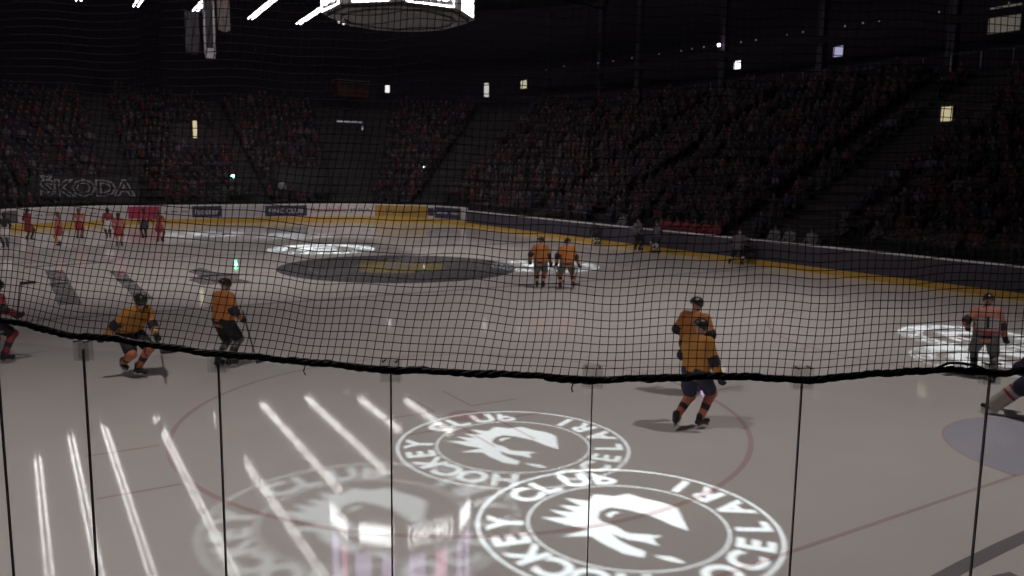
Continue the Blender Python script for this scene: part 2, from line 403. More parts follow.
advert(192, 222, .30, 1.05, c_navy, 'isoster', c_lt, .5)
advert(224, 262, .34, 1.0, c_lt); advert(265, 307, .28, 1.03, c_navy, 'FINC CLUB', c_lt, .42, .82)
advert(310, 347, .38, 1.02, M_boardw, 'Renthalle', c_rose, .55, .95); advert(349, 372, .38, .9, M_boardw, 'JSRA', c_grey, .6, .95)
advert(375, 428, .22, 1.06, c_ye, 'hipstoor', c_grey, .5, .62); advert(375, 388, .3, 1.05, c_orange)
advert(428, 434, .4, .95, c_navy); advert(435, 461, .26, 1.04, c_navy, '--- ---', c_lt, .14, .85)
# ------------------------------------------------------------------ far protective glass (panels stand on the boards)
def glass_panel(s0, s1, z0, z1, th, m, name='glass_barrier', gasket=None, gm=None):
    "one pane as a thing; its gasket strip covers the joint at the s1 side"
    p, a = perim((s0+s1)/2, .06); e = empty(name, (p[0], p[1], z0)); inv = Matrix.Translation((-p[0], -p[1], -z0))
    V, F = sweep_geo(s0+.004, s1-.004, rectprof(.06-th/2, .06+th/2, z0, z1), .35)
    V = [(x-p[0], y-p[1], z-z0) for x, y, z in V]
    meshobj('pane', V, F, m, e)
    if gasket:
        V, F = sweep_geo(s1-gasket/2, s1+gasket/2, rectprof(.06-th*.52, .06+th*.52, z0, z1), .35)
        meshobj('joint_seal', [(x-p[0], y-p[1], z-z0) for x, y, z in V], F, gm or M_black, e)
    return e
ss = np.linspace(TOT-RB-ARC-2*RA+3, TOT+RB+ARC, 48)
for i, (a, b) in enumerate(zip(ss, ss[1:])):
    mid = perim((a+b)/2)[0]
    if mid[1] < -14.9 and -11 < mid[0] < 9: continue       # player benches: no glass
    g = glass_panel(a, b, BH+(.24 if mid[0] > 21 else .05), BH+.05+(1.8 if mid[0] > 21 else .85), .012, M_farglass, gasket=.02, gm=M_steel)
    where = 'far end boards' if mid[0] > 21 else 'dark far side boards'
    tag(g, 'clear glass pane standing on the '+where, 'glass panel', 'glass panes on the '+where)
# ------------------------------------------------------------------ near corner glass, clips, net
GT = 3.115                                  # top of the near glass
C2 = np.array([-RA, RB])
def s_ang(deg): return RB+ARC+2*RA+(math.radians(deg)-PI/2)*RR
JOINTS = [(112.8, 0), (117.8, 0), (122.8, 0), (127.73, 1), (131.46, 1), (136.33, 1), (141.75, 1), (147.6, 2), (153.7, 1), (159.7, 3), (165.7, 1), (171.7, 0)]
M_jg = mat('grey_joint', (.17, .16, .17), .5); M_jm = mat('brown_joint', (.06, .045, .045), .5)
cam_note = {3: 'at the left edge of the picture'}
plabels = ['', 'clear near glass pane, third outside the left edge of the photo', 'clear near glass pane, second outside the left edge of the photo', 'clear near glass pane just outside the left edge of the photo', 'narrow clear glass pane at the left edge, before the first joint',
           'clear glass pane below the crouching player, between the first two full joints', 'clear glass pane left of the middle black joint, before the blurred logo', 'clear glass pane between the middle black joint and the pale grey joint',
           'wide clear glass pane right of the pale grey joint, before the sharp logo', 'clear glass pane before bare ice, left of the brownish joint', 'clear glass pane at the right edge, before the blue crease', 'clear near glass pane beyond the right edge of the photo']
for i, ((a, _), (b, k)) in enumerate(zip(JOINTS, JOINTS[1:])):
    g = glass_panel(s_ang(a), s_ang(b), BH+.05, GT, .012, M_glass, gasket=(.0055 if k != 2 else .005), gm={2: M_jg, 3: M_jm}.get(k, M_black))
    tag(g, plabels[i+1], 'glass panel')
cliplab = {3: 'clear plastic clip on the glass top at the left edge of the photo', 4: 'clear plastic clip on the leftmost full glass joint', 5: 'clear plastic clip on the joint in front of the standing left player',
           6: 'clear plastic clip on the black joint left of the middle', 7: 'grey plastic clip on the pale joint right of the middle', 8: 'clear plastic clip on the black joint right of the two overlapping players', 9: 'plastic clip on the brownish joint near the right edge', 10: 'plastic clip beyond the right edge'}
for i in range(3, 11):
    p, a = perim(s_ang(JOINTS[i][0]), .06); e = empty('glass_clip', (p[0], p[1], GT-.005), a, label=cliplab[i], cat='clip')
    box_obj('outer_plate', (.014, 0, .0), (.006, .090, .100), M_clip, e, .003); box_obj('inner_plate', (-.014, 0, .0), (.006, .090, .100), M_clip, e, .003)
    for y in (-.028, .028): tube_obj('bolt', [(-.022, y, .045), (.024, y, .045)], .005, M_steel2, e)
# net: woven cords hanging from a high cable down over the glass top
def net_pt(th, z):
    "th = angle in degrees on the corner arc, z = height"
    h = z-GT
    w = .03*math.sin(th*.9)+.012*math.sin(th*2.3+h*2)
    dip = 0.; sh = 0.
    for (j, k) in JOINTS:
        q = (th-j)/.9
        dip += -.012*math.exp(-q*q)*math.exp(-h*3)
        q2 = (th-j)/1.3; sh += .16*q2*math.exp(-q2*q2)*math.exp(-h*4)
    base = np.interp(th, [110, 128.4, 131.8, 134.2, 136.5, 139.1, 141.8, 145, 147.5, 153.5, 155.6, 157.5, 159.3, 175], [3.25, 3.239, 3.199, 3.177, 3.171, 3.139, 3.141, 3.118, 3.123, 3.127, 3.136, 3.144, 3.141, 3.13])-GT
    lean = np.interp(th, [110, 139, 146, 153, 160, 175], [.50, .28, .13, .02, .0, .0])
    zz = z+base*math.exp(-h*.5)+(.004*math.sin(th*.75+1.)+.004*math.sin(th*2.1+h*5))*min(1, h*4)+dip
    tt = th+sh+math.degrees(lean*h/RR)*math.exp(-h*.25)+.10*math.sin(h*4+th*.7)*min(1, h*3)
    r = RR+.085+w*min(1., h*1.5)+.03
    a = math.radians(tt); return (-RA+r*math.cos(a), RB+r*math.sin(a), zz)
net = empty('protective_net', (*perim(s_ang(142), .1)[0], GT), label='black protective net hanging above the near corner glass', cat='net')
nx, ny = net.location.x, net.location.y
dth = math.degrees(.0348/RR); T0, T1 = 108., 174.; Z0, Z1 = GT+.012, 8.2; dz = .0348
NC = int((T1-T0)/dth); NR = int((Z1-Z0)/dz)
grid = np.array([[net_pt(T0+i*dth, Z0+j*dz) for j in range(NR+1)] for i in range(NC+1)])
grid -= np.array([nx, ny, GT])
def cords(G, r):
    "prism cords along axis 1 of a grid of points; returns V,F with 3-sided section"
    A, B = G.shape[:2]; d = np.gradient(G, axis=1); d /= np.linalg.norm(d, axis=2, keepdims=True)
    up = np.array([0, 0, 1.]) if abs(d[..., 2]).mean() < .7 else np.array([1., .3, 0])
    x = np.cross(up, d); x /= np.linalg.norm(x, axis=2, keepdims=True); y = np.cross(d, x)
    ring_ = np.stack([G+r*(math.cos(2*PI*k/3)*x+math.sin(2*PI*k/3)*y) for k in range(3)], 2)
    V = ring_.reshape(-1, 3); idx = np.arange(A*B*3).reshape(A, B, 3); F = []
    for k in range(3):
        k2 = (k+1) % 3; F.append(np.stack([idx[:, :-1, k], idx[:, :-1, k2], idx[:, 1:, k2], idx[:, 1:, k]], -1).reshape(-1, 4))
    return V, np.concatenate(F)
V1, F1 = cords(grid, .0020); V2, F2 = cords(grid.transpose(1, 0, 2), .0020)
me = bpy.data.meshes.new('mesh_cords'); VV = np.concatenate([V1, V2]); FF = np.concatenate([F1, F2+len(V1)])
me.vertices.add(len(VV)); me.vertices.foreach_set('co', VV.ravel()); me.loops.add(FF.size); me.loops.foreach_set('vertex_index', FF.ravel().astype(np.int32))
me.polygons.add(len(FF)); me.polygons.foreach_set('loop_start', np.arange(0, FF.size, 4, dtype=np.int32)); me.polygons.foreach_set('loop_total', np.full(len(FF), 4, np.int32))
me.update(calc_edges=True); me.materials.append(M_net); link(bpy.data.objects.new('mesh_cords', me), net)
bm = bmesh.new()                            # gathered hem: three twisted strands
hem = []
for i in range(int((T1-T0)/.12)):
    th = T0+i*.12; x, y, z = net_pt(th, Z0)
    sag = .016*math.sin(th*1.05)+.007*math.sin(th*5.3)
    hem.append((x-nx, y-ny, z-GT-.012+sag*.25))
for s_ in range(4):
    pts = []; rr = []
    for i, (x, y, z) in enumerate(hem):
        a = i*.55+s_*PI/2; q = .0085+.003*math.sin(i*.31+s_)
        nrm = Vector((x+nx+RA, y+ny-RB, 0)).normalized()
        pts.append(Vector((x, y, z))+nrm*math.cos(a)*q+Vector((0, 0, math.sin(a)*q))); rr.append(.0085+.002*math.sin(i*.83+s_*2))
    add_tube(bm, pts, rr, 5)
hem_o = bm_obj('hem_rope', bm, M_black, net, True)
bm = bmesh.new()                            # a loose loop of cord and small tails on the hem
def hem_at(th): i = int((th-T0)/.12); return Vector(hem[i])
add_tube(bm, [hem_at(t)+Vector((0, 0, .012+.022*math.sin(PI*(t-157.7)/1.6))) for t in np.arange(157.7, 159.35, .15)], .006, 5)
for t in (134.2, 147.2, 139.4): add_tube(bm, [hem_at(t), hem_at(t)+Vector((.01, .01, -.04)), hem_at(t)+Vector((.015, .0, -.06))], .003, 4)
bm_obj('loose_cord', bm, M_black, net, True)
tube_obj('top_cable', [tuple(np.array(net_pt(t, Z1))-np.array([nx, ny, GT])) for t in np.arange(T0, T1, 1.)], .012, M_black, net)

# ------------------------------------------------------------------ grandstands
D0, Z00, TR, RS, NT = 1.6, 1.0, .85, .45, 21
prof = [(D0, 0.), (D0, Z00)]
for k in range(NT):
    d = D0+k*TR; z = Z00+k*RS
    prof += [(d+TR, z)] + ([(d+TR, z+RS)] if k < NT-1 else [])
DTOP = D0+NT*TR; ZTOP = Z00+(NT-1)*RS
prof += [(26, ZTOP), (26, 0)]
def tier_z(d): return Z00+RS*max(0, min(NT-1, int((d-D0)/TR)))
q = [-RB-ARC*.5, RB+ARC*.5, RB+ARC*1.5+2*RA, TOT-RB-ARC*1.5-2*RA, TOT-RB-ARC*.5]
gl = ['dark stepped stand behind the far end boards', 'dark stepped stand along the near long side', 'dark stepped stand behind the near corner and near end', 'dark stepped stand along the far long side']
stands = []
for i, l in enumerate(gl):
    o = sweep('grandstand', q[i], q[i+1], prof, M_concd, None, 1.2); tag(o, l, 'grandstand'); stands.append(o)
# seat rows (nobody could count them in this darkness)
def inside_aisle(s, d=0):
    for (a, w) in AISLES:
        if abs((s-a+TOT/2) % TOT-TOT/2) < w/2: return True
    return False
def s_proj(x, y):
    "perimeter coordinate of any point outside the boards"
    cx = min(max(x, -RA), RA); cy = min(max(y, -RB), RB)
    n_ = np.array([x-cx, y-cy]); n_ /= max(np.linalg.norm(n_), 1e-6); return s_of(cx+n_[0]*RR, cy+n_[1]*RR), math.hypot(x-cx, y-cy)-RR
def hit_stand(px, py, lift=0.):
    d = ray(px, py)
    for t in np.arange(18, 110, .03):
        P = CAM+d*t; s, dd = s_proj(P[0], P[1])
        if dd > D0 and P[2]-lift < Z00+(dd-D0)/TR*RS: return P, s, dd
        if dd > 25: return P, s, dd
    return P, s, dd
AISLES = []
for px, py, w in ((352, 165, 2.6), (460, 165, 2.0), (822, 215, 3.2), (905, 110, 2.0), (622, 160, 1.6), (110, 140, 1.6), (235, 150, 1.6), (700, 150, 1.6)):
    _, s, dd = hit_stand(px, py); AISLES.append((s, w))
bm_parts = []
def runs():
    out = []; ss = np.arange(-RB-ARC*1.2, TOT, .5)
    return ss
seat_V = []; seat_F = []
def seat_strip(s0, s1, k):
    d = D0+k*TR+.45; z = Z00+k*RS
    pr = [(d-.05, z+.38), (d+.34, z+.38), (d+.38, z+.80), (d+.34, z+.80), (d+.30, z+.43), (d-.05, z+.43)]
    V, F = sweep_geo(s0, s1, pr, 1.5); o = len(seat_V); seat_V.extend(V); seat_F.extend([tuple(i+o for i in f) for f in F])
edges = sorted([(a-w/2) % TOT for a, w in AISLES]+[(a+w/2) % TOT for a, w in AISLES])
SEATRUN = []
pts_s = sorted([((a-w/2) % TOT, (a+w/2) % TOT) for a, w in AISLES])
for i in range(len(pts_s)):
    a = pts_s[i][1]; b = pts_s[(i+1) % len(pts_s)][0]
    if b < a: b += TOT
    SEATRUN.append((a, b))
for a, b in SEATRUN:
    for k in range(1, NT-1):
        if b-a > 1: seat_strip(a, min(b, a+TOT), k)
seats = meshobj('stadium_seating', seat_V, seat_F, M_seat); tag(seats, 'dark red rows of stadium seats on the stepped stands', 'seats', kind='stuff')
# aisles with pale concrete steps and side rails
for n_, (a, w) in enumerate(AISLES[:7]):
    pr = [(D0+.01, Z00+.0)]
    for k in range(NT-1):
        d = D0+k*TR; z = Z00+k*RS
        pr += [(d+.01, z+.02), (d+TR*.5, z+.02), (d+TR*.5, z+RS*.5), (d+TR, z+RS*.5)]
    pr += [(D0+(NT-1)*TR, ZTOP-.5), (D0+.5, Z00-.3)]
    o = sweep('aisle_stairs', a-w/2+.1, a+w/2-.1, pr, M_conc, None, .8)
    tag(o, ['pale concrete aisle stairs in the far end stand, right of the round light pole', 'pale aisle stairs in the far right corner stand', 'wide pale aisle stairs behind the dark side boards', 'steep aisle stairs high in the right stand', 'aisle stairs in the side stand above the standing pair', 'narrow aisle stairs in the far left stand', 'narrow aisle stairs beside the green light'][n_], 'stairs')
# ------------------------------------------------------------------ hall shell
for nm, a, b in (('wall_far_end', q[0], q[1]), ('wall_near_side', q[1], q[2]), ('wall_near_end', q[2], q[3]), ('wall_far_side', q[3], q[4])):
    tag(sweep(nm, a, b, rectprof(26.05, 26.4, 0, 21), M_roof, None, 1.5), kind='structure')
V = []
for s in np.linspace(0, TOT, 121)[:-1]: p, a = perim(s, 25.6); V.append((p[0], p[1], 20.6))
tag(meshobj('ceiling', V+[(x, y, 20.9) for x, y, z in V], [tuple(range(120))[::-1], tuple(range(120, 240))]+[(i, (i+1) % 120, 120+(i+1) % 120, 120+i) for i in range(120)], M_roof), kind='structure')
# concourse pillars on the top walk
PIL = [(640, 40, 'in line above the standing pair'), (601, 66, 'left of the tall one above the standing pair'), (724, 60, 'beside the purple lamp'), (821, 60, 'left of the small bluish lamp'), (953, 40, 'near the right edge'), (550, 50, 'farthest of the right stand')]
M_pil = mat('pillar_paint', (.05, .044, .056), .8)
for px, py, w in PIL:
    P = hit_y(px, py, -15-DTOP-.8); bm = bmesh.new()
    add_box(bm, Vector((0, 0, 5)), (.5, .5, 10.)); add_box(bm, Vector((0, 0, .15)), (.75, .75, .3)); add_box(bm, Vector((0, 0, 9.6)), (.8, .8, .4))
    o = bm_obj('concourse_pillar', bm, M_pil); o.location = (P[0], P[1], ZTOP); tag(o, 'dim grey pillar on the upper walkway, '+w, 'pillar')
# upper parapet fascia with a thin rail
fas = sweep('upper_fascia', q[3]+2, q[4]-1, rectprof(DTOP+.2, DTOP+.35, ZTOP+2.9, ZTOP+3.35), M_concd, None, 1.2)
tag(fas, 'dim grey fascia beam running above the upper walkway on the right', 'beam')
rl = sweep('walkway_railing', q[3]+2, q[4]-1, rectprof(DTOP-.5, DTOP-.46, ZTOP+1.0, ZTOP+1.05), M_steel, None, 1.2); tag(rl, 'thin grey handrail along the upper walkway on the right', 'railing')
for i in range(60):
    s = q[3]+2.5+i*(q[4]-q[3]-4)/60; p, a = perim(s, DTOP-.48)
    if i % 2 == 0: box_obj('railing_post', (p[0], p[1], ZTOP+.5), (.04, .04, 1.0), M_steel2, rl)
# roof trusses
def truss(x):
    bm = bmesh.new(); n = 18; y0, y1 = -34, 34
    ys = np.linspace(y0, y1, n+1)
    top = [Vector((0, y, 20.2)) for y in ys]; bot = [Vector((0, y, 18.7+.7*(1-(y/34)**2))) for y in ys]
    add_tube(bm, top, .09, 6); add_tube(bm, bot, .09, 6)
    for i in range(n):
        add_tube(bm, [bot[i], top[i+1]] if i % 2 else [top[i], bot[i+1]], .05, 5); add_tube(bm, [bot[i], top[i]], .04, 5)
    o = bm_obj('roof_truss', bm, M_steel); o.location = (x, 0, 0); return o
for i, x in enumerate((-18, -6, 6, 18, 30)): tag(truss(x), 'dark steel roof truss crossing the hall, number %s from the near end' % ['first', 'second', 'third', 'fourth', 'fifth'][i] if False else 'dark steel roof truss crossing the hall under the ceiling', 'truss', 'roof trusses')
# ------------------------------------------------------------------ ceiling tube lights
M_tube = mat('lamp_tube', (1, 1, 1), .5, emit=TUBE_L, ecol=(1, .955, .93), noise=0)
proto = empty('ceiling_light', (0, 0, 0), label='twin white tube light in a row under the roof', cat='ceiling light', group='twin tube lights in rows under the roof'); kids = []
LT = 2.75
kids.append(box_obj('housing', (0, 0, .12), (LT, .20, .08), M_steel, proto, .01))
for y in (-.15, .15): kids.append(tube_obj('tube', [(-LT/2+.05, y, 0), (LT/2-.05, y, 0)], .05, M_tube, proto, 8))
rowsL = [(12.6, 5, 31), (10.4, 5, 34.5), (8.1, 5, 36), (4.4, 5, 36), (.4, 8, 36), (-3.8, 12, 36), (-7.6, 17, 36), (-11.6, 27, 34), (-15.0, 25, 32)]
first = True; SL = .052
for Y, xe, xf in rowsL:
    x = xf
    while x > xe:
        xc = x-1.5
        if first: o = proto; first = False
        else: o = copy_thing(proto, kids)
        o.location = (xc, Y, 15.5+SL*(36-xc)); o.rotation_euler = (0, math.atan(SL), 0); x -= 3.0
# bodies for the added floods, hung out of view
for k, (p, t, e) in enumerate(ADDED_FLOODS):
    bm = bmesh.new(); f0 = empty('added_flood_body', (p[0], p[1], p[2]), label=['added unseen flood lamp over the near left corner', 'added unseen flood lamp over the near blue line', 'added unseen flood lamp over the right crease', 'added unseen flood lamp aimed at the far left ice', 'added unseen flood lamp aimed at the far right ice'][k], cat='lamp')
    add_tube(bm, [(0, 0, .15), (0, 0, .9)], [.5, .22], 16); add_tube(bm, [(0, 0, .9), (0, 0, 3.4)], .03, 6)
    for f in [f for f in bm.faces if len(f.verts) == 16 and abs(f.calc_center_median().z-.15) < .01]: bm.faces.remove(f)
    bm_obj('housing', bm, M_steel, f0, True)
# ------------------------------------------------------------------ scoreboard
SB = (-.45, -.45); SR = 2.98; ZB = 9.98
sbd = empty('scoreboard', (SB[0], SB[1], ZB), 0, label='large octagonal scoreboard with bright screens hung over centre ice', cat='scoreboard')
M_sb = mat('scoreboard_case', (.10, .095, .10), .7); M_led = mat('led_white', (1, 1, 1), .5, emit=10., ecol=(1, .97, .98), noise=0)
M_ledd = mat('led_dim', (.1, .1, .1), .5, emit=.16, ecol=(1, .85, 1), noise=0); M_scr = mat('screen_violet', (.1, .1, .1), .5, emit=3.5, ecol=(.80, .62, 1), noise=.0)
M_scrp = mat('screen_pink', (.1, .1, .1), .5, emit=3.5, ecol=(1, .28, .55), noise=0)
def octa(z0, z1, r, rt=None):
    rt = rt or r; V = [(math.cos(PI/4*i+PI/8)*r, math.sin(PI/4*i+PI/8)*r, z0) for i in range(8)]+[(math.cos(PI/4*i+PI/8)*rt, math.sin(PI/4*i+PI/8)*rt, z1) for i in range(8)]
    return V, [tuple(range(8))[::-1], tuple(range(8, 16))]+[(i, (i+1) % 8, 8+(i+1) % 8, 8+i) for i in range(8)]
V, F = octa(0, 4.6, SR); meshobj('case', V, F, M_sb, sbd)
V, F = octa(-.12, .0, SR*.93); meshobj('underside', V, F, M_sb, sbd)
V = []; F = []
add = []
bm = bmesh.new()
for k in range(24):
    a = 2*PI*k/24; a2 = 2*PI*(k+1)/24; add_tube(bm, [(2.2*math.cos(a), 2.2*math.sin(a), -.17), (2.2*math.cos(a2), 2.2*math.sin(a2), -.17)], .05, 6)
bm_obj('rim_pipe', bm, M_steel2, sbd)
ap = SR*math.cos(PI/8); fw_ = 2*SR*math.sin(PI/8)
def face_panel(i, zc, w, h, m, name, off=.03, u=0., th=.05, parent=None):
    a = PI/4*i+PI/4; R_ = Matrix.Rotation(a, 3, 'Z')
    return box_obj(name, R_ @ Vector((ap+off, u, zc)), (th, w, h), m, parent or sbd, 0, R_)
def face_text(i, zc, w, h, s, m, parent, u=0., bold=.02):
    Vt, F = text_geo(s, w, h, bold=bold, extrude=.02); a = PI/4*i+PI/4; out = []
    for x, y, z in Vt:
        # seen from outside, reading to the right goes towards +tangent
        p = Matrix.Rotation(a, 3, 'Z') @ Vector((ap+.08+z, u+x, zc+y)); out.append(tuple(p))
    return meshobj('lettering', out, F, m, parent)
# which faces look at the camera
toc = math.atan2(CAM[1]-SB[1], CAM[0]-SB[0])
def face_dir(i): return PI/4*i+PI/4
order = sorted(range(8), key=lambda i: abs((face_dir(i)-toc+PI) % (2*PI)-PI))
for i in range(8):
    fd = face_dir(i); near = math.cos(fd-toc); side = math.cos(fd)*RT[0]+math.sin(fd)*RT[1]
    fr = face_panel(i, .42, fw_*.86, .84, M_sb, 'score_panel')
    text_face = (near > .85 and side > 0) or (near > 0 and near < .85 and side < 0)
    if text_face:
        for (uu, zz, ww_, hh_) in ((0, .03, fw_*.84, .04), (0, .80, fw_*.84, .04), (-fw_*.42, .42, .04, .77), (fw_*.42, .42, .04, .77)): face_panel(i, zz, ww_, hh_, M_led, 'lit_frame', .07, uu, parent=fr)
        face_text(i, .42, fw_*.70, .46, '00:40' if near > .85 else '00', M_led, fr)
    else: face_panel(i, .42, fw_*.62, .80, M_led, 'lit_screen', .07, parent=fr)
    face_panel(i, 2.5, fw_*.30, 2.4, M_scr, 'video_screen', .03, -fw_*.25); face_panel(i, 2.5, fw_*.22, 2.4, M_scrp if text_face else M_scr, 'video_screen', .03, fw_*.22)
for k in range(4):
    a = PI/2*k+PI/4; tube_obj('suspension_cable', [(2*math.cos(a), 2*math.sin(a), 4.6), (1.2*math.cos(a), 1.2*math.sin(a), 9.9)], .04, M_steel, sbd)
# ------------------------------------------------------------------ logo projectors: a lamp, a housing and a cut stencil each
def logo_loops():
    "logo shapes in a unit disc, y = up of the logo; every loop is an opening"
    L = []
    def circ(r, n=72): return [(r*math.cos(2*PI*i/n), r*math.sin(2*PI*i/n)) for i in range(n)]
    L += [circ(1.0), circ(.978), circ(.666), circ(.651)]
    def letter(ch, ang, flip):
        for lp in text_loops(ch):
            P = np.array(lp); out = []
            for x, y in P:
                x, y = (x-.33)*.315, (y-.36)*.32
                if flip: r = .815-y; a = -PI/2
                else: r = .815+y; a = 0
                # glyph turned so that its foot points to the centre (or outward when flipped)
                th = ang
                if not flip: vx = x*math.cos(th)+r*math.sin(th); vy = -x*math.sin(th)+r*math.cos(th)
                else: vx = -x*math.cos(th)+r*math.sin(th); vy = x*math.sin(th)+r*math.cos(th)
                out.append((vx, vy))
            L.append(out)
    top = 'HOCKEY CLUB'; span = math.radians(172)
    for i, ch in enumerate(top):
        if ch != ' ': letter(ch, -span/2+span*i/(len(top)-1), False)
    bot = 'OCELARI'; span = math.radians(116)
    for i, ch in enumerate(bot): letter(ch, PI+span/2-span*i/(len(bot)-1), True)
    drag = [(345, 228), (430, 238), (500, 224), (560, 246), (640, 266), (690, 290), (690, 385), (640, 368), (560, 325), (470, 300), (400, 290), (350, 308), (335, 335), (345, 352), (400, 372), (440, 398), (520, 402), (575, 408), (532, 418), (545, 445), (488, 430), (440, 424), (400, 412), (375, 400), (395, 425), (430, 445), (485, 466), (470, 487), (400, 475), (330, 440), (290, 412), (175, 413), (285, 386), (200, 368), (95, 338), (210, 338), (135, 305), (245, 315), (180, 283), (275, 288), (210, 250), (310, 262)]
    claw = [(372, 322), (405, 308), (440, 312), (405, 322), (385, 338)]
    tail = [(508, 478), (575, 482), (620, 500), (600, 505), (545, 494)]
    for pl in (drag, claw, tail):
        # picture-right -> -up of the logo, picture-up -> right of the logo
        out = []
        for x, y in pl:
            u_ = (x-450)/405*.65; v_ = -(y-360)/172*.65; out.append((v_, -u_))
        L.append(out)
    return L
LOGO = logo_loops()
def stencil(name, C_, R_, up, lamp, k, parent):
    "opaque plate close below the lamp: a scaled copy of the ground pattern seen from the lamp"
    up = np.array(up, float)/np.linalg.norm(up); rt = np.array([up[1], -up[0]])
    cu = bpy.data.curves.new(name, 'CURVE'); cu.dimensions = '2D'; cu.fill_mode = 'BOTH'; cu.resolution_u = 1
    def spl(pts):
        sp = cu.splines.new('POLY'); sp.points.add(len(pts)-1); sp.use_cyclic_u = True
        for q_, (x, y) in zip(sp.points, pts): q_.co = (x, y, 0, 1)
    def P(u_, v_):
        g = np.array(C_)+R_*(rt*u_+up*v_); return ((g[0]-lamp[0])*k, (g[1]-lamp[1])*k)
    spl([P(a, b) for a, b in ((-2.6, -2.6), (2.6, -2.6), (2.6, 2.6), (-2.6, 2.6))])
    for l in LOGO: spl([P(a, b) for a, b in l])
    o = bpy.data.objects.new('tmp', cu); sc.collection.objects.link(o); bpy.context.view_layer.update()
    me = bpy.data.meshes.new_from_object(o.evaluated_get(_deps())); bpy.data.objects.remove(o); bpy.data.curves.remove(cu)
    me.materials.clear(); me.materials.append(M_black); me.name = name
    ob = link(bpy.data.objects.new(name, me), parent); ob.location = (0, 0, -lamp[2]*k); return ob
UPV = (.52, .853)
PROJ = [((-24.58, 7.36), 1.73, (-13.5, 2.0, 14.6), .0017, 32000, 'sharp logo in front of the right pane', UPV),
        ((-21.62, 7.08), 1.70, (-11.5, 1.0, 14.6), .0016, 21000, 'smaller logo behind the sharp one', UPV),
        ((-22.95, 9.92), 1.80, (-12.0, 4.5, 14.6), .0032, 9000, 'blurred logo on the left', UPV),
        (tuple(hit_ground(968, 337)[:2]), 1.6, (-10, -2, 14.6), .0016, 24000, 'logo patch on the right ice', (.8, .2)), (tuple(hit_ground(985, 360)[:2]), 1.5, (-11, 0, 14.6), .0016, 20000, 'second logo patch on the right ice', (.1, .9)),
        (tuple(hit_ground(205, 234)[:2]), 2.3, (9, 3, 14.6), .0012, 36000, 'far logo left of centre ice', (.5, .8)), (tuple(hit_ground(295, 236)[:2]), 2.2, (7, 1, 14.6), .0012, 26000, 'far logo beyond centre ice', (-.5, .8)),
        (tuple(hit_ground(322, 249)[:2]), 2.6, (3.5, 3.5, 14.6), .0012, 42000, 'logo just beyond the centre disc', (-.5, .8)),
        (tuple(hit_ground(545, 266)[:2]), 2.3, (3.5, -5.5, 14.6), .0012, 26000, 'logo right of the centre disc', (.6, .6))]
for C_, R_, lp, rad, en, what, upv in PROJ:
    K = .05; e = empty('logo_projector', lp, label='black logo projector under the roof, throwing the '+what, cat='projector')
    st = stencil('stencil', C_, R_, upv, lp, K, e)
    ld = bpy.data.lights.new('projector_light', 'SPOT'); ld.energy = en; ld.shadow_soft_size = rad; ld.color = (.80, .94, 1)
    dist = math.dist(lp, (*C_, 0)); ld.spot_size = 2*math.atan(R_*1.12/dist); ld.spot_blend = .02
    lo = bpy.data.objects.new('projector_light', ld); sc.collection.objects.link(lo); lo.location = lp; look(lo, np.array([*C_, 0])-np.array(lp))
    d = Vector((C_[0]-lp[0], C_[1]-lp[1], -lp[2])).normalized(); bm = bmesh.new()
    add_tube(bm, [-d*.5, -d*.1, d*.35, d*1.25], [.12, .30, .34, .36], 14, False); bm_obj('housing', bm, M_black, e, True)
    tube_obj('hanger', [tuple(-d*.45), (0, 0, 4.5)], .03, M_steel, e)
# ------------------------------------------------------------------ people
M_skin = mat('skin', (.42, .26, .20), .55); M_hair = mat('dark_hair', (.02, .014, .012), .6); M_hairb = mat('brown_hair', (.09, .05, .03), .6)
J_or = mat('jersey_orange', (.46, .165, .045), .75); J_ye = mat('jersey_amber', (.46, .21, .045), .75); J_dk = mat('jersey_dark_band', (.028, .022, .030), .8); J_gr = mat('jersey_grey', (.36, .33, .36), .8)
J_red = mat('jersey_red', (.26, .035, .045), .75); J_pink = mat('top_pink', (.38, .10, .12), .75); J_ros = mat('top_salmon', (.42, .17, .13), .75)
P_nv = mat('pants_navy', (.035, .030, .070), .8); P_gr = mat('pants_grey', (.14, .14, .15), .8); P_bk = mat('pants_black', (.018, .016, .020), .8)
K_or = mat('sock_orange', (.50, .17, .10), .8); K_wh = mat('sock_white', (.48, .44, .44), .8); B_blade = mat('skate_blade', (.5, .5, .52), .25, metal=1)
H_dk = mat('helmet_dark', (.03, .024, .022), .35); H_bk = mat('boot_black', (.018, .015, .018), .45); G_dk = mat('glove_dark', (.022, .018, .024), .7)
M_wood = mat('stick_shaft', (.05, .04, .04), .5); M_tape = mat('stick_tape', (.02, .02, .02), .8)
M_strip = mat('striped_shirt', (.10, .085, .10), .8); M_wht = mat('cloth_white', (.55, .52, .53), .8)
def v3(*a): return np.array(a, float)
def ik(a, b, l1, l2, pole):
    a, b, pole = map(lambda t: np.array(t, float), (a, b, pole)); d = b-a; L = np.linalg.norm(d)
    if L > (l1+l2)*.999: b = a+d/L*(l1+l2)*.999; d = b-a; L = np.linalg.norm(d)
    u = d/L; x = (l1*l1-l2*l2+L*L)/(2*L); h = math.sqrt(max(l1*l1-x*x, 0)); p = pole-u*(pole@u); n_ = np.linalg.norm(p); p = p/n_ if n_ > 1e-6 else v3(0, 1, 0)
    return a+u*x+p*h, b
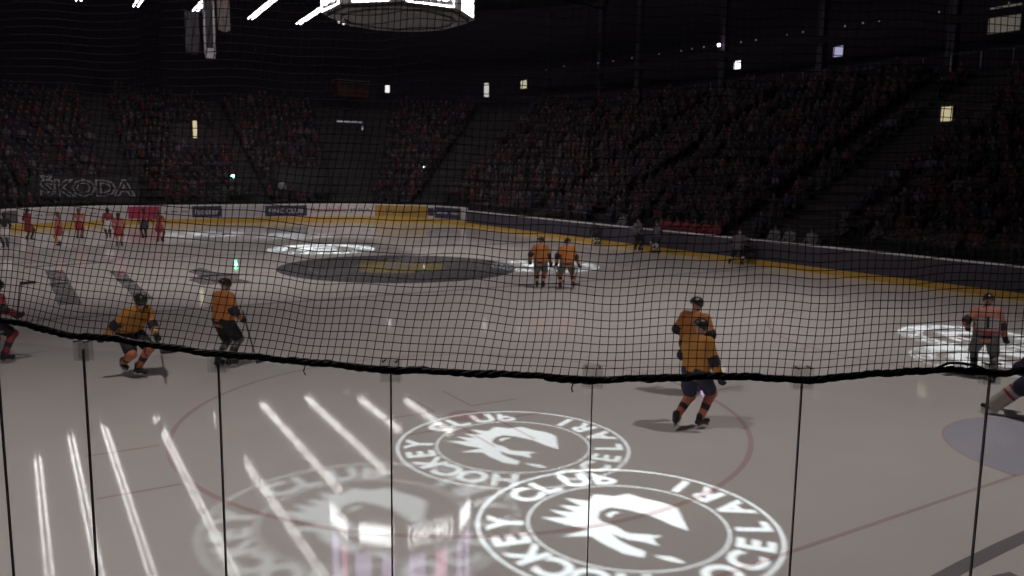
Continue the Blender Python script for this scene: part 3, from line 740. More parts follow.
def pose(hip=.99, lean=8, side=0, feet=((-.14, 0), (.14, 0)), fz=(0, 0), hands=None, turn=0, look_dn=5, skates=True, S=1., hipy=0., knee_out=.15, toes=(12, 12)):
    """joints in the figure's frame: x right, y forward, z up"""
    J = {}; b = .10 if skates else .07
    J['pel'] = v3(0, hipy, hip); ln = math.radians(lean); sd = math.radians(side)
    up = v3(math.sin(sd), math.sin(ln)*math.cos(sd), math.cos(ln)*math.cos(sd)); up /= np.linalg.norm(up)
    fwd = v3(0, math.cos(ln), -math.sin(ln)); rt = np.cross(fwd, up); rt /= np.linalg.norm(rt)
    J['up'], J['rt'], J['fw'] = up, rt, fwd
    J['waist'] = J['pel']+up*.14; J['chest'] = J['pel']+up*.36; J['neck'] = J['pel']+up*.53
    hu = v3(0, math.sin(ln*.35+math.radians(look_dn)), math.cos(ln*.35+math.radians(look_dn)))
    J['hup'] = hu; J['head'] = J['neck']+hu*.165+fwd*.02
    ta = math.radians(turn); f0 = np.cross(hu, v3(1, 0, 0)); J['hf'] = f0*math.cos(ta)+v3(1, 0, 0)*math.sin(ta); J['hr'] = np.cross(J['hf'], hu)
    for i, sx in enumerate((-1, 1)):
        J['sh%d' % i] = J['neck']-up*.07+rt*sx*.19; J['hip%d' % i] = J['pel']+v3(sx*.10, 0, -.03)
        fx, fy = feet[i]; ank = v3(fx, fy-.04, fz[i]+b+.07); J['kn%d' % i], J['an%d' % i] = ik(J['hip%d' % i], ank, .46, .46, v3(sx*knee_out, 1, 0))
        hd = hands[i] if hands is not None else (sx*.27, .08, hip-.12)
        J['el%d' % i], J['ha%d' % i] = ik(J['sh%d' % i], hd, .30, .28, v3(sx*.7, -.6, -.6))
        t = math.radians(toes[i])*sx; J['toe%d' % i] = v3(math.sin(t), math.cos(t), 0)
    return J
def build_body(J, root, cell, skates, bare_arm=False):
    up, rt, fw = J['up'], J['rt'], J['fw']; R_ = np.stack([J['hr'], J['hf'], J['hup']], 1)
    pr = [('c', J['pel']-rt*.06, J['pel']+rt*.06, .105, .105), ('c', J['waist'], J['chest'], .115, .13), ('c', J['chest']-rt*.10, J['chest']+rt*.10, .10, .10),
          ('c', J['sh0'], J['sh1'], .062, .062), ('c', J['neck']-up*.05, J['head']-J['hup']*.03, .055, .05),
          ('e', J['head'], (.076, .095, .115), R_), ('e', J['head']-J['hup']*.07+J['hf']*.035, (.05, .05, .05), R_), ('e', J['head']+J['hf']*.10-J['hup']*.015, (.014, .022, .026), R_)]
    for s in (-1, 1):
        pr.append(('e', J['head']+J['hr']*s*.076, (.012, .02, .03), R_))
    for i in (0, 1):
        pr += [('c', J['sh%d' % i], J['el%d' % i], .055, .042), ('c', J['el%d' % i], J['ha%d' % i], .042, .028), ('c', J['hip%d' % i], J['kn%d' % i], .088, .060), ('c', J['kn%d' % i], J['an%d' % i], .058, .040)]
        an = J['an%d' % i]; f_ = an+v3(0, 0, -.04)
        pr.append(('c', f_-J['toe%d' % i]*.03, f_+J['toe%d' % i]*.14, .042, .034))
        pr += hand_prims(J, i, .8)
    return sdf_obj('body', pr, M_skin, root, cell, .03)
def hand_prims(J, i, sc_=1.):
    ha, el = J['ha%d' % i], J['el%d' % i]; a = (ha-el)/np.linalg.norm(ha-el); sx = -1 if i == 0 else 1
    side = np.cross(a, v3(0, 0, 1) if abs(a[2]) < .95 else v3(0, 1, 0)); side /= np.linalg.norm(side); pal = np.cross(side, a)
    out = [('c', ha, ha+a*.07*sc_, .032*sc_, .038*sc_)]
    for k in range(4):
        o = side*(k-1.5)*.021*sc_; L = (.034, .040, .038, .030)[k]*sc_
        p0 = ha+a*.075*sc_+o; p1 = p0+a*L*.8+pal*L*.4; p2 = p1+pal*L*.9-a*L*.2
        out += [('c', p0, p1, .011*sc_, .010*sc_), ('c', p1, p2, .010*sc_, .009*sc_)]
    out.append(('c', ha+a*.03*sc_-side*.03*sc_, ha+a*.075*sc_-side*.045*sc_+pal*.03*sc_, .013*sc_, .010*sc_))
    return out
def player(name, label, pos, heading, J, cell=.03, top=(J_or, J_dk), pants=P_bk, socks=(K_or, J_dk), number=None, S=1.0, group=None, visor=True, hem=None, bandtorso=True):
    root = empty(name, (*pos[:2], 0), heading-PI/2, label=label, cat='person', group=group); root.scale = (S, S, S)
    build_body(J, root, cell*.9, True)
    up, rt, fw = J['up'], J['rt'], J['fw']
    # jersey
    pr = [('c', J['waist']-rt*.10-up*.16, J['chest']-rt*.11, .150, .135), ('c', J['waist']+rt*.10-up*.16, J['chest']+rt*.11, .150, .135), ('c', J['waist']-up*.16, J['chest'], .155, .150), ('c', J['sh0']+rt*.02, J['sh1']-rt*.02, .098, .098), ('c', J['neck']-up*.07, J['neck']-up*.01, .10, .075)]
    for i in (0, 1):
        w = J['ha%d' % i]+(J['el%d' % i]-J['ha%d' % i])*.22
        pr += [('c', J['sh%d' % i], J['el%d' % i], .095, .078), ('c', J['el%d' % i], w, .078, .062)]
    def paint(C):
        idx = np.zeros(len(C), int)
        for i in (0, 1):
            a, b, c_ = J['sh%d' % i], J['el%d' % i], J['ha%d' % i]; ab = b-a; t = ((C-a)@ab)/(ab@ab); dd = np.linalg.norm(C-a-np.clip(t, 0, 1)[:, None]*ab, axis=1)
            idx[(dd < .12) & (t > .72) & (t < 1.25)] = 1
            bc = c_-b; t2 = ((C-b)@bc)/(bc@bc); d2 = np.linalg.norm(C-b-np.clip(t2, 0, 1)[:, None]*bc, axis=1); idx[(d2 < .11) & (t2 > .02) & (t2 < .30)] = 1
        h = (C-J['pel'])@up
        core = np.abs((C-J['pel'])@rt) < .26
        if bandtorso: idx[(h > -.09) & (h < -.03) & core & (idx == 0)] = 1
        return idx
    def paint2(C):
        idx = paint(C); h = (C-J['pel'])@up; core = (np.abs((C-J['pel'])@rt) < .22)
        if number: idx[(h > .10) & (h < .34) & core & (idx == 0)] = 2
        idx[(h > -.03) & (h < .07) & core & (idx == 0)] = 3
        return idx
    js = sdf_obj('jersey', pr, [top[0], top[1], J_gr, hem or top[0]], root, cell, .05, paint=paint2)
    if number:
        bv = BVHTree.FromPolygons([v.co[:] for v in js.data.vertices], [tuple(p.vertices) for p in js.data.polygons])
        Vt, F = text_geo(number, None, .23, bold=.03); out = []
        for x, y, z in Vt:
            o = Vector(J['chest']-up*.11+rt*x+up*y-fw*.6); h_ = bv.ray_cast(o, Vector(fw)); p = h_[0] if h_[0] is not None else o+Vector(fw)*.45
            out.append(tuple(p-Vector(fw)*.010))
        meshobj('back_number', out, F, J_dk, js)
    # pants, socks, skates
    pr = [('c', J['pel']-rt*.09, J['pel']+rt*.09, .155, .155)]
    for i in (0, 1):
        k_ = J['kn%d' % i]; h_ = J['hip%d' % i]; pr.append(('c', h_, h_+(k_-h_)*.80, .140, .118))
    sdf_obj('hockey_pants', pr, pants, root, cell, .04)
    for i in (0, 1):
        k_, a_ = J['kn%d' % i], J['an%d' % i]; h_ = J['hip%d' % i]; t_ = J['toe%d' % i]
        def pk(C, k_=k_, a_=a_):
            t = ((C-k_)@(a_-k_))/((a_-k_)@(a_-k_)); return ((t > .42) & (t < .62)).astype(int)
        sdf_obj('sock', [('c', k_+(h_-k_)*.18, k_, .078, .088), ('c', k_, a_, .086, .060), ('e', k_+t_*.03, (.075, .075, .09))], list(socks), root, cell, .03, paint=pk)
        f_ = a_+v3(0, 0, -.045)
        sk = sdf_obj('skate', [('c', a_+v3(0, 0, .06), a_, .058, .056), ('c', f_-t_*.05, f_+t_*.17, .046, .038), ('c', a_, f_+t_*.10, .05, .04)], H_bk, root, cell*.8, .03)
        bl = f_+v3(0, 0, -.075)+t_*.055; a0 = math.atan2(-t_[0], t_[1])
        box_obj('blade', tuple(bl), (.006, .29, .045), B_blade, sk, 0, Matrix.Rotation(a0, 3, 'Z'))
        for q_ in (-.07, .09): box_obj('blade_holder', tuple(bl+t_*q_+v3(0, 0, .035)), (.018, .06, .045), H_bk, sk, 0, Matrix.Rotation(a0, 3, 'Z'))
    # gloves
    for i in (0, 1):
        ha, el = J['ha%d' % i], J['el%d' % i]; a = (ha-el)/np.linalg.norm(ha-el)
        pr = [('c', ha-a*.10, ha-a*.01, .062, .050), ('c', ha, ha+a*.055, .052, .052)]+[(t, p, q_, r1+.011, r2+.011) for (t, p, q_, r1, r2) in hand_prims(J, i, 1.05)]
        sdf_obj('glove', pr, G_dk, root, min(cell*.75, .02), .015)
    # helmet
    R_ = np.stack([J['hr'], J['hf'], J['hup']], 1); hd = J['head']
    cut = lambda P: -((P-(hd-J['hup']*.035))@(J['hup']*.86-J['hf']*-.5))-.0
    hm = sdf_obj('helmet', [('e', hd+J['hup']*.028-J['hf']*.008, (.108, .132, .118), R_), ('e', hd+J['hup']*.02-J['hf']*.07, (.09, .07, .10), R_)], H_dk, root, cell*.7, .03, cut=cut)
    if visor:
        V = []; F = []
        for i in range(9):
            a = -1.1+2.2*i/8
            for z_, r_ in ((.045, .128), (-.035, .135)):
                p = hd+J['hr']*math.sin(a)*r_*.9+J['hf']*math.cos(a)*r_+J['hup']*z_; V.append(p)
        for i in range(8): F.append((2*i, 2*i+2, 2*i+3, 2*i+1))
        meshobj('visor', V, F, M_clip, hm, True)
    return root
def to_world(root_pos, heading, p, S=1.):
    a = heading-PI/2; x, y, z = [q_*S for q_ in p]; return v3(root_pos[0]+x*math.cos(a)-y*math.sin(a), root_pos[1]+x*math.sin(a)+y*math.cos(a), z)
def stick(label, top_, heel, bd, L=.30):
    """stick from its butt to its heel in world space, blade along bd"""
    top_, heel, bd = Vector(top_), Vector(heel), Vector(bd).normalized(); e = empty('hockey_stick', tuple(heel), label=label, cat='hockey stick')
    t = top_-heel; bm = bmesh.new(); add_tube(bm, [(0, 0, 0), t], .015, 6); bm_obj('shaft', bm, M_wood, e)
    bm = bmesh.new(); add_tube(bm, [t*.93, t*1.002], .019, 6); bm_obj('grip_tape', bm, M_wht, e)
    bm = bmesh.new(); n_ = 6; side = Vector((-bd.y, bd.x, 0)).normalized()
    rows = []
    for i in range(n_+1):
        u_ = i/n_; c = bd*L*u_+side*.03*u_*u_; h0, h1 = -.02+.008*u_, .045-.006*u_+(.0 if i else .01)
        rows.append([bm.verts.new(c+side*s*.006+Vector((0, 0, h))) for s, h in ((-1, h0), (1, h0), (1, h1), (-1, h1))])
    for a, b in zip(rows, rows[1:]):
        for k in range(4): bm.faces.new((a[k], a[(k+1) % 4], b[(k+1) % 4], b[k]))
    bm.faces.new(rows[0]); bm.faces.new(rows[-1][::-1]); bm_obj('blade', bm, M_tape, e)
    return e
def head_to(px, py, X, Y):  # heading that faces away from the camera at this place
    return math.atan2(Y-CAM[1], X-CAM[0])
AW = lambda p: math.atan2(p[1]-CAM[1], p[0]-CAM[0])
# --- standing pair near centre ice
p = hit_ground(540, 288.5); J = pose(hip=.96, lean=6, feet=((-.10, 0), (.10, .05)), hands=((-.36, .05, .92), (.34, .12, .86)), turn=35)
player('hockey_player', 'left player of the standing pair in orange jerseys near centre ice', p, AW(p)-.1, J, .032, top=(J_or, J_dk), pants=P_gr)
hw = to_world(p, AW(p)-.1, J['ha1']); he = hit_ground(560, 283); stick('stick leaning between the standing pair near centre ice', hw+v3(0, 0, .18), (he[0], he[1], .03), (.3, -.9, 0))
p = hit_ground(566.5, 289.5); J = pose(hip=.94, lean=10, feet=((-.22, 0), (.24, .1)), hands=((-.36, .10, .90), (.42, .08, .84)), turn=-30)
player('hockey_player', 'right player of the standing pair in orange jerseys, legs apart', p, AW(p)+.1, J, .032, top=(J_or, J_dk), pants=P_gr)
hw = to_world(p, AW(p)+.1, J['ha1']); he = hit_ground(574, 285.5); stick('stick held low by the right player of the standing pair', hw+v3(-.05, 0, .2), (he[0], he[1], .03), (.1, -1, 0))
# --- two overlapping players
pr_ = hit_ground(690, 395); J = pose(hip=.97, lean=4, side=3, feet=((-.10, 0), (.10, 0)), hands=((-.20, .22, 1.06), (.24, .25, 1.0)), turn=30)
player('hockey_player', 'orange player standing half hidden behind another orange player', pr_, AW(pr_)-.35, J, .026, top=(J_or, J_dk), pants=P_nv, S=1.0)
pf = hit_ground(693, 429); J = pose(hip=.985, lean=8, side=-2, feet=((-.13, -.24), (.07, .12)), fz=(.05, 0), hands=((-.26, .26, .98), (.36, .16, .90)), turn=30, toes=(20, 10))
hdg = AW(pf)-.65
player('hockey_player', 'orange player gliding in front, one skate behind the other', pf, hdg, J, .022, top=(J_ye, J_dk), pants=P_nv, hem=J_ye, S=.97)
# --- left standing player
p = hit_ground(225, 368); J = pose(hip=.985, lean=5, feet=((-.06, -.08), (.10, .08)), hands=((-.22, .28, 1.0), (.28, .22, 1.0)), turn=0); hdg = AW(p)-.9
player('hockey_player', 'orange player gliding upright behind the second glass joint on the left', p, hdg, J, .024, top=(J_or, J_dk), pants=P_bk, hem=J_or, S=1.0, socks=(P_gr, J_dk))
hw = to_world(p, hdg, J['ha1']); d_ = np.array([math.cos(hdg), math.sin(hdg)]); stick('stick held by the upright left player', hw+v3(0, 0, .25), (hw[0]+d_[0]*.35, hw[1]+d_[1]*.35, .04), (*d_, 0))
# --- crouching skater
p = hit_ground(134, 377); J = pose(hip=.86, lean=38, side=0, hipy=-.08, feet=((-.05, .10), (.08, -.14)), fz=(0, .08), hands=((-.12, .55, .80), (.56, -.20, .66)), turn=10, look_dn=5, knee_out=.2); hdg = AW(p)-PI/2-1.0
player('hockey_player', 'orange player crouching low with bent knees near the left boards', p, hdg, J, .024, top=(J_ye, J_dk), pants=P_bk, hem=J_ye, S=1.05)
hw = to_world(p, hdg, J['ha0'], 1.05); he = hit_ground(160, 352, .03); he = CAM+(he-CAM)*.97; he[2] = .04; he2 = hit_ground(161, 353, .04)
stick('stick reaching right from the crouching player', hw+(hw-he2)*.35, he2, RT*.8+v3(.2, 0, 0))
# --- player on the right with a number
p = hit_ground(982, 380); J = pose(hip=.97, lean=5, side=-2, feet=((-.16, .1), (.20, -.08)), hands=((-.34, .10, 1.06), (.36, .14, .88)), turn=0)
player('hockey_player', 'orange player with a dark number one on the back, near the right edge', p, AW(p)+.12, J, .022, top=(J_ros, J_dk), pants=P_gr, socks=(P_gr, P_bk), number='1', hem=J_red, S=.96)
# --- player cut by the left edge
p = hit_ground(-8, 364); J = pose(hip=.90, lean=18, feet=((-.2, -.1), (.16, .2)), hands=((.10, .45, .95), (.42, .34, 1.02)), turn=0); hdg = AW(p)-1.1
player('hockey_player', 'red and orange player cut by the left edge of the photo, stick raised', p, hdg, J, .026, top=(J_red, J_dk), pants=P_bk, socks=(J_red, J_dk))
hw = to_world(p, hdg, J['ha1']); tp = CAM+ray(20, 284)*((hw[0]-CAM[0])/ray(20, 284)[0])*1.0
stick('stick raised by the player at the left edge', hw+(hw-tp)*.5, tp, (tp-hw)*v3(1, 1, 0)+v3(0, 0, .001), .28)
# --- goalkeeper at the right edge
M_gk = mat('keeper_navy', (.020, .016, .045), .8); M_pad = mat('pad_cream', (.42, .38, .34), .7)
gp = hit_ground(1049, 424); hdg = AW(gp)+PI*.5+.2
J = pose(hip=.76, lean=26, feet=((-.80, .10), (.22, .05)), hands=((-.45, .40, .75), (.40, .45, .70)), knee_out=.9, toes=(70, 20), turn=0)
gk = empty('goalkeeper', (gp[0], gp[1], 0), AW(gp)-PI/2, label='goalkeeper in navy with striped cream leg pads stretching at the right edge', cat='person')
J['hip0'] = v3(-.12, 0, .70)
build_body(J, gk, .03, True); up, rt = J['up'], J['rt']
pr = [('c', J['waist']-rt*.12-up*.12, J['chest']-rt*.13, .17, .16), ('c', J['waist']+rt*.12-up*.12, J['chest']+rt*.13, .17, .16), ('c', J['sh0'], J['sh1'], .12, .12)]
for i in (0, 1): pr += [('c', J['sh%d' % i], J['el%d' % i], .12, .10), ('c', J['el%d' % i], J['ha%d' % i], .10, .08)]
sdf_obj('jersey', pr, M_gk, gk, .028, .05)
sdf_obj('hockey_pants', [('c', J['pel']-rt*.1, J['pel']+rt*.1, .19, .19)]+[('c', J['hip%d' % i], J['hip%d' % i]+(J['kn%d' % i]-J['hip%d' % i])*.85, .18, .15) for i in (0, 1)], M_gk, gk, .028, .05)
for i in (0, 1):
    k_, a_ = J['kn%d' % i], J['an%d' % i]; u_ = (a_-k_)/np.linalg.norm(a_-k_); f_ = v3(0, 1, 0)-u_*u_[1]; f_ /= np.linalg.norm(f_); s_ = np.cross(u_, f_)
    def pk(C, k_=k_, u_=u_):
        t = (C-k_)@u_; return (((t > .02) & (t < .07)) | ((t > .14) & (t < .19))).astype(int)+2*((t < -.08)).astype(int)
    sdf_obj('leg_pad', [('c', k_-u_*.22+s_*.05, a_+u_*.02+s_*.05, .085, .075), ('c', k_-u_*.22-s_*.05, a_+u_*.02-s_*.05, .085, .075)], [M_pad, J_red, P_nv], gk, .024, .04, paint=pk)
    t_ = J['toe%d' % i]; q_ = a_+v3(0, 0, -.045)
    sk = sdf_obj('skate', [('c', a_, q_-t_*.03, .05, .05), ('c', q_-t_*.05, q_+t_*.18, .045, .038)], H_bk, gk, .022, .03)
    box_obj('blade', tuple(q_+v3(0, 0, -.07)+t_*.06), (.006, .28, .05), B_blade, sk, 0, Matrix.Rotation(math.atan2(-t_[0], t_[1]), 3, 'Z'))
R_ = np.stack([J['hr'], J['hf'], J['hup']], 1)
sdf_obj('mask', [('e', J['head']+J['hup']*.01, (.115, .14, .145), R_)], M_wht, gk, .022, .02)
sdf_obj('catching_glove', [('e', J['ha0']+v3(0, .08, .02), (.16, .07, .14)), ('c', J['ha0']-v3(.02, .08, 0), J['ha0'], .08, .08)], M_gk, gk, .022, .04)
box_obj('blocker', tuple(J['ha1']+v3(.02, .06, .03)), (.20, .05, .36), M_gk, gk, .02)
# --- cheerleaders and dancers far left
def dancer(px, py, hdg, label, top_, skirt, legs, hair, S=1., arms=None, name='dancer', coat=False, hairlen=.28):
    p = hit_ground(px, py-1.5); S = .95; J = pose(hip=.98, lean=2, feet=((-.10, 0), (.10, .12)), hands=arms or ((-.23, .12, .90), (.23, .12, .90)), skates=False, turn=0)
    h = AW(p)+hdg; r = empty(name, (p[0], p[1], 0), h-PI/2, label=label, cat='person'); r.scale = (S, S, S)
    build_body(J, r, .032, False); up, rt, fw = J['up'], J['rt'], J['fw']
    pr = [('c', J['waist'], J['chest'], .13, .135), ('c', J['chest']-rt*.09, J['chest']+rt*.09, .115, .115), ('c', J['sh0'], J['sh1'], .075, .075)]
    for i in (0, 1): pr += [('c', J['sh%d' % i], J['el%d' % i], .068, .058), ('c', J['el%d' % i], J['ha%d' % i]+(J['el%d' % i]-J['ha%d' % i])*.2, .056, .045)]
    sdf_obj('coat' if coat else 'top', pr, top_, r, .032, .04)
    if skirt: sdf_obj('skirt', [('c', J['pel']-rt*.05, J['pel']+rt*.05, .135, .135), ('c', J['pel']-v3(.06, 0, .05), J['pel']-v3(.09, 0, .26 if not coat else .36), .13, .16), ('c', J['pel']-v3(-.06, 0, .05), J['pel']-v3(-.09, 0, .26 if not coat else .36), .13, .16)], skirt, r, .032, .05)
    pr = [('c', J['pel']-rt*.06, J['pel']+rt*.06, .115, .115)]
    for i in (0, 1): pr += [('c', J['hip%d' % i], J['kn%d' % i], .10, .072), ('c', J['kn%d' % i], J['an%d' % i], .07, .052)]
    sdf_obj('leggings', pr, legs, r, .032, .03)
    for i in (0, 1):
        f_ = J['an%d' % i]+v3(0, 0, -.045); sdf_obj('boot', [('c', J['an%d' % i]+v3(0, 0, .10), J['an%d' % i], .062, .055), ('c', f_-v3(0, .03, 0), f_+J['toe%d' % i]*.16, .048, .04)], H_bk, r, .028, .03)
    hd = J['head']; R_ = np.stack([J['hr'], J['hf'], J['hup']], 1)
    sdf_obj('hair', [('e', hd+J['hup']*.03-J['hf']*.03, (.10, .115, .11), R_), ('c', hd-J['hf']*.07, hd-J['hf']*.10-v3(0, 0, hairlen), .085, .06)], hair, r, .028, .04)
    return r
dancer(6, 250, .3, 'dancer cut by the left edge, dark top and white shorts', J_dk, M_wht, P_nv, M_hair)
dancer(29, 242, -.9, 'dancer in a long dark red coat, second from the left', J_red, J_red, P_bk, M_hair, coat=True, arms=((-.20, .15, 1.0), (.32, -.10, .95)))
dancer(60, 248, 1.2, 'dancer in a pink top and red skirt with pale legs, third from the left', J_pink, J_red, J_ye, M_hairb)
dancer(80, 241, -.3, 'dancer in a salmon top and dark red trousers, fourth from the left', J_ros, J_red, J_red, M_hairb)
dancer(109, 240.5, .2, 'dancer with long dark hair and a white skirt, left of the pink one', J_red, M_wht, P_bk, M_hair, hairlen=.40)
dancer(119.5, 248.5, -.2, 'dancer with long dark hair, pink top and red skirt', J_pink, J_red, J_ros, M_hair, hairlen=.34)
dancer(145, 240.5, .4, 'dancer with dark hair in front of the red advert', J_red, P_nv, P_bk, M_hair, hairlen=.30)
dancer(160, 244, -.5, 'dancer in red, rightmost of the far left group', J_red, J_red, J_red, M_hairb, arms=((-.38, .05, 1.1), (.36, .05, 1.1)))
# --- officials and skaters along the dark boards
def official(px, Y, label, top_, pants, lean, hands, hdg, S=.95, feet=((-.12, 0), (.14, .08)), socks=None):
    d = ray(px, 250); t = (Y-CAM[1])/d[1]; p = (CAM+d*t); J = pose(hip=.96 if lean < 20 else .84, lean=lean, feet=feet, hands=hands)
    return player('official', label, (p[0], p[1], 0), hdg, J, .034, top=(top_, J_dk), pants=pants, socks=socks or (pants, pants), S=S, bandtorso=False)
official(597, -14.3, 'stooping skater in black with a white leg stripe at the dark boards, leftmost of four', P_bk, P_bk, 50, ((-.3, .4, .7), (.3, .45, .7)), -.2, .9, socks=(M_wht, P_bk))
official(637, -14.3, 'upright skater in grey and black at the dark boards, second from the left', M_strip, P_bk, 4, None, -PI/2+.2)
official(657.5, -14.3, 'upright skater in grey and black with a white leg stripe, third along the dark boards', M_strip, P_bk, 4, None, PI/2, socks=(M_wht, P_bk))
official(738, -14.1, 'skater with grey top leaning on the dark boards, rightmost of four', M_strip, P_bk, 22, ((-.25, .42, 1.15), (.35, .35, 1.1)), -PI/2+.5, .98, feet=((-.3, -.2), (.2, .0)), socks=(P_bk, M_wht))
# team bag / dark bundle on the boards next to him
P = hit_y(749, 245, -14.85); sdf_obj('equipment_bag', [('c', v3(P[0]-.3, -14.82, .42), v3(P[0]+.3, -14.82, .42), .16, .17), ('c', v3(P[0]-.25, -14.8, .7), v3(P[0]+.2, -14.8, .74), .1, .12)], P_bk, None, .035, .05); b_ = bpy.context.scene.collection.objects[-1]
tag(b_, 'dark equipment bag hanging on the dark boards beside the leaning skater', 'bag')
tube_obj('strap', [(P[0]-.2, -14.85, .8), (P[0]-.1, -14.95, 1.16), (P[0]+.1, -14.95, 1.16), (P[0]+.2, -14.85, .8)], .015, P_bk, b_)
# ------------------------------------------------------------------ spectators
def spect_geo(kind, cell, detail):
    """seated or standing person, low detail; returns V,F,material index (0 coat 1 trousers 2 skin 3 hair)"""
    if kind < 3:
        a = (.10, .30)[kind % 2]
        pel, ch, nk, hd = v3(0, 0, .50), v3(0, .02, .82), v3(0, .03, 1.0), v3(0, .05, 1.17)
        kn = [v3(-.12, .42, .50), v3(.12, .42, .50)]; an = [v3(-.13, .40, .10), v3(.13, .40, .10)]
        el = [v3(-.27, .08, .70), v3(.27, .08, .70)]; ha = [v3(-.12, .34, .60), v3(.12, .34, .60)]
        if kind == 1: el = [v3(-.28, .12, .78), v3(.28, .12, .78)]; ha = [v3(-.06, .30, .95), v3(.06, .30, .95)]
        if kind == 2: hd = v3(.03, .06, 1.15); ha = [v3(-.20, .30, .60), v3(.05, .36, .62)]
    else:
        pel, ch, nk, hd = v3(0, .1, .95), v3(0, .1, 1.27), v3(0, .1, 1.45), v3(0, .12, 1.62)
        kn = [v3(-.11, .12, .52), v3(.11, .12, .52)]; an = [v3(-.12, .1, .10), v3(.12, .1, .10)]
        el = [v3(-.27, .08, 1.15), v3(.27, .08, 1.15)]; ha = [v3(-.25, .22, .95), v3(.25, .22, .95)]
        if kind == 4: el = [v3(-.25, .25, 1.25), v3(.25, .25, 1.25)]; ha = [v3(-.05, .38, 1.35), v3(.05, .38, 1.35)]
    sh = [nk+v3(-.19, 0, -.07), nk+v3(.19, 0, -.07)]
    pr = [('c', pel-v3(.07, 0, 0), pel+v3(.07, 0, 0), .13, .13), ('c', pel+v3(0, 0, .1), ch, .15, .16), ('c', sh[0], sh[1], .085, .085), ('c', nk, hd, .06, .06), ('e', hd, (.085, .10, .125))]
    for i in (0, 1): pr += [('c', pel+v3((-1, 1)[i]*.1, 0, 0), kn[i], .10, .08), ('c', kn[i], an[i], .075, .055), ('c', an[i], an[i]+v3(0, .13, -.04), .05, .045), ('c', sh[i], el[i], .075, .062), ('c', el[i], ha[i], .06, .045), ('c', ha[i], ha[i]+v3(0, .06, .02), .04, .035)]
    V, F = sdf_geo(pr, cell, .04); C = V[F].mean(1)
    fm = np.zeros(len(F), int); hz = hd[2]
    fm[C[:, 2] < pel[2]-.02] = 1; fm[(C[:, 1] > .22) & (C[:, 2] < pel[2]+.09)] = 1
    for i in (0, 1): fm[np.linalg.norm(C-ha[i]-v3(0, .04, .01), axis=1) < .075] = 2
    fm[C[:, 2] > hz-.12] = 2; fm[(C[:, 2] > hz+.03) | ((C[:, 2] > hz-.10) & (C[:, 1] < hd[1]-.02))] = 3
    return V, F, fm
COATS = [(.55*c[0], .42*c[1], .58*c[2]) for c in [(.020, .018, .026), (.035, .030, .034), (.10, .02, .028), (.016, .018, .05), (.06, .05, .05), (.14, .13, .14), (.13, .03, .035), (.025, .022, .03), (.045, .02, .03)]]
LABC = ['near-black', 'charcoal', 'dark red', 'navy', 'brown grey', 'pale grey', 'red', 'black', 'maroon']
WTS = [6, 5, 4, 2, 3, 1.2, 2.0, 4, 3]
cm = [mat('coat_%s' % LABC[i].replace(' ', '_').replace('-', '_'), c, .85) for i, c in enumerate(COATS)]
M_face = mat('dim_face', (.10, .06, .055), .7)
SPM = {}
for kd in range(5):
    V, F, fm = spect_geo(kd, .06, 0)
    base = meshobj('spectator', V, F, [cm[0], P_bk, M_face, M_hair], None, True, fm); me0 = base.data; bpy.data.objects.remove(base)
    for ci in range(len(COATS)):
        m_ = me0.copy(); m_.name = 'spectator'; m_.materials[0] = cm[ci]; SPM[kd, ci] = m_
OPENPX = {(192.5, 120.5): 1, (484, 83): 1, (521, 81): 1, (942, 107): 1, (385, 85): 1}
OPENP = {}
for (a_, b_), q_ in OPENPX.items():
    cx_, cy_ = {192.5: (195, 131), 484: (486, 90), 521: (524, 84.5), 942: (947, 114), 385: (387, 89)}[a_]
    P_, s_, dd_ = hit_stand(cx_, cy_); OPENP[a_] = CAM+(P_-CAM)*(1-1.3/np.linalg.norm(P_-CAM))
cand = []
PA = np.array([1-0]); rr_ = random.Random(3)
s0_, s1_ = -RB-ARC*1.15, TOT
smin, smax = RB+ARC*1.15, TOT-RB-ARC-2*RA+4
for k in range(0, NT-1):
    d = D0+k*TR+.50; s = -RB-ARC-2*RA+4
    while s < RB+ARC*1.1:
        arcr = 1.
        ss_ = s % TOT; (x, y), a = perim(ss_, d)
        # walk a real seat width along the row
        in_arc = abs(math.sin(2*a)) > .02; step = .56*(RR/(RR+d) if in_arc else 1.)
        if not inside_aisle(ss_) and rr_.random() < .80 and min(math.hypot(x-P_[0], y-P_[1]) for P_ in OPENP.values()) > 2.0:
            cand.append((x+rr_.uniform(-.05, .05), y+rr_.uniform(-.05, .05), Z00+k*RS, a, k))
        s += step
def in_view(x, y, z):
    d = np.array([x, y, z])-CAM; f_ = d@FW
    if f_ < 1: return False
    u_, v_ = 512+FPX*(d@RT)/f_, 288-FPX*(d@UP)/f_
    return -10 < u_ < 1034 and -30 < v_ < 300
vis = [c for c in cand if in_view(c[0], c[1], c[2]+.8)]
vis.sort(key=lambda c: (c[0]-CAM[0])**2+(c[1]-CAM[1])**2+(c[2]-CAM[2])**2)
def pick(): return rr_.choices(range(len(COATS)), WTS)[0], rr_.choices(range(5), [4, 3, 3, 1.2, .8])[0]
def clash(x, y): return False
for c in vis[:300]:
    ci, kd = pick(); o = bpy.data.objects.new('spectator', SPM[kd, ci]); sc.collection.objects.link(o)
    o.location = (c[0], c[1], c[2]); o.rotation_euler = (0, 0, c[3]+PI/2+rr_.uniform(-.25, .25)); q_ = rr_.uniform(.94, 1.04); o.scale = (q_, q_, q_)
    tag(o, '%s spectator in %s clothes in the dim stand on the right' % ('seated' if kd < 3 else 'standing', LABC[ci]), 'person', 'spectators in %s clothes %s in the right stand' % (LABC[ci], 'seated' if kd < 3 else 'standing'))
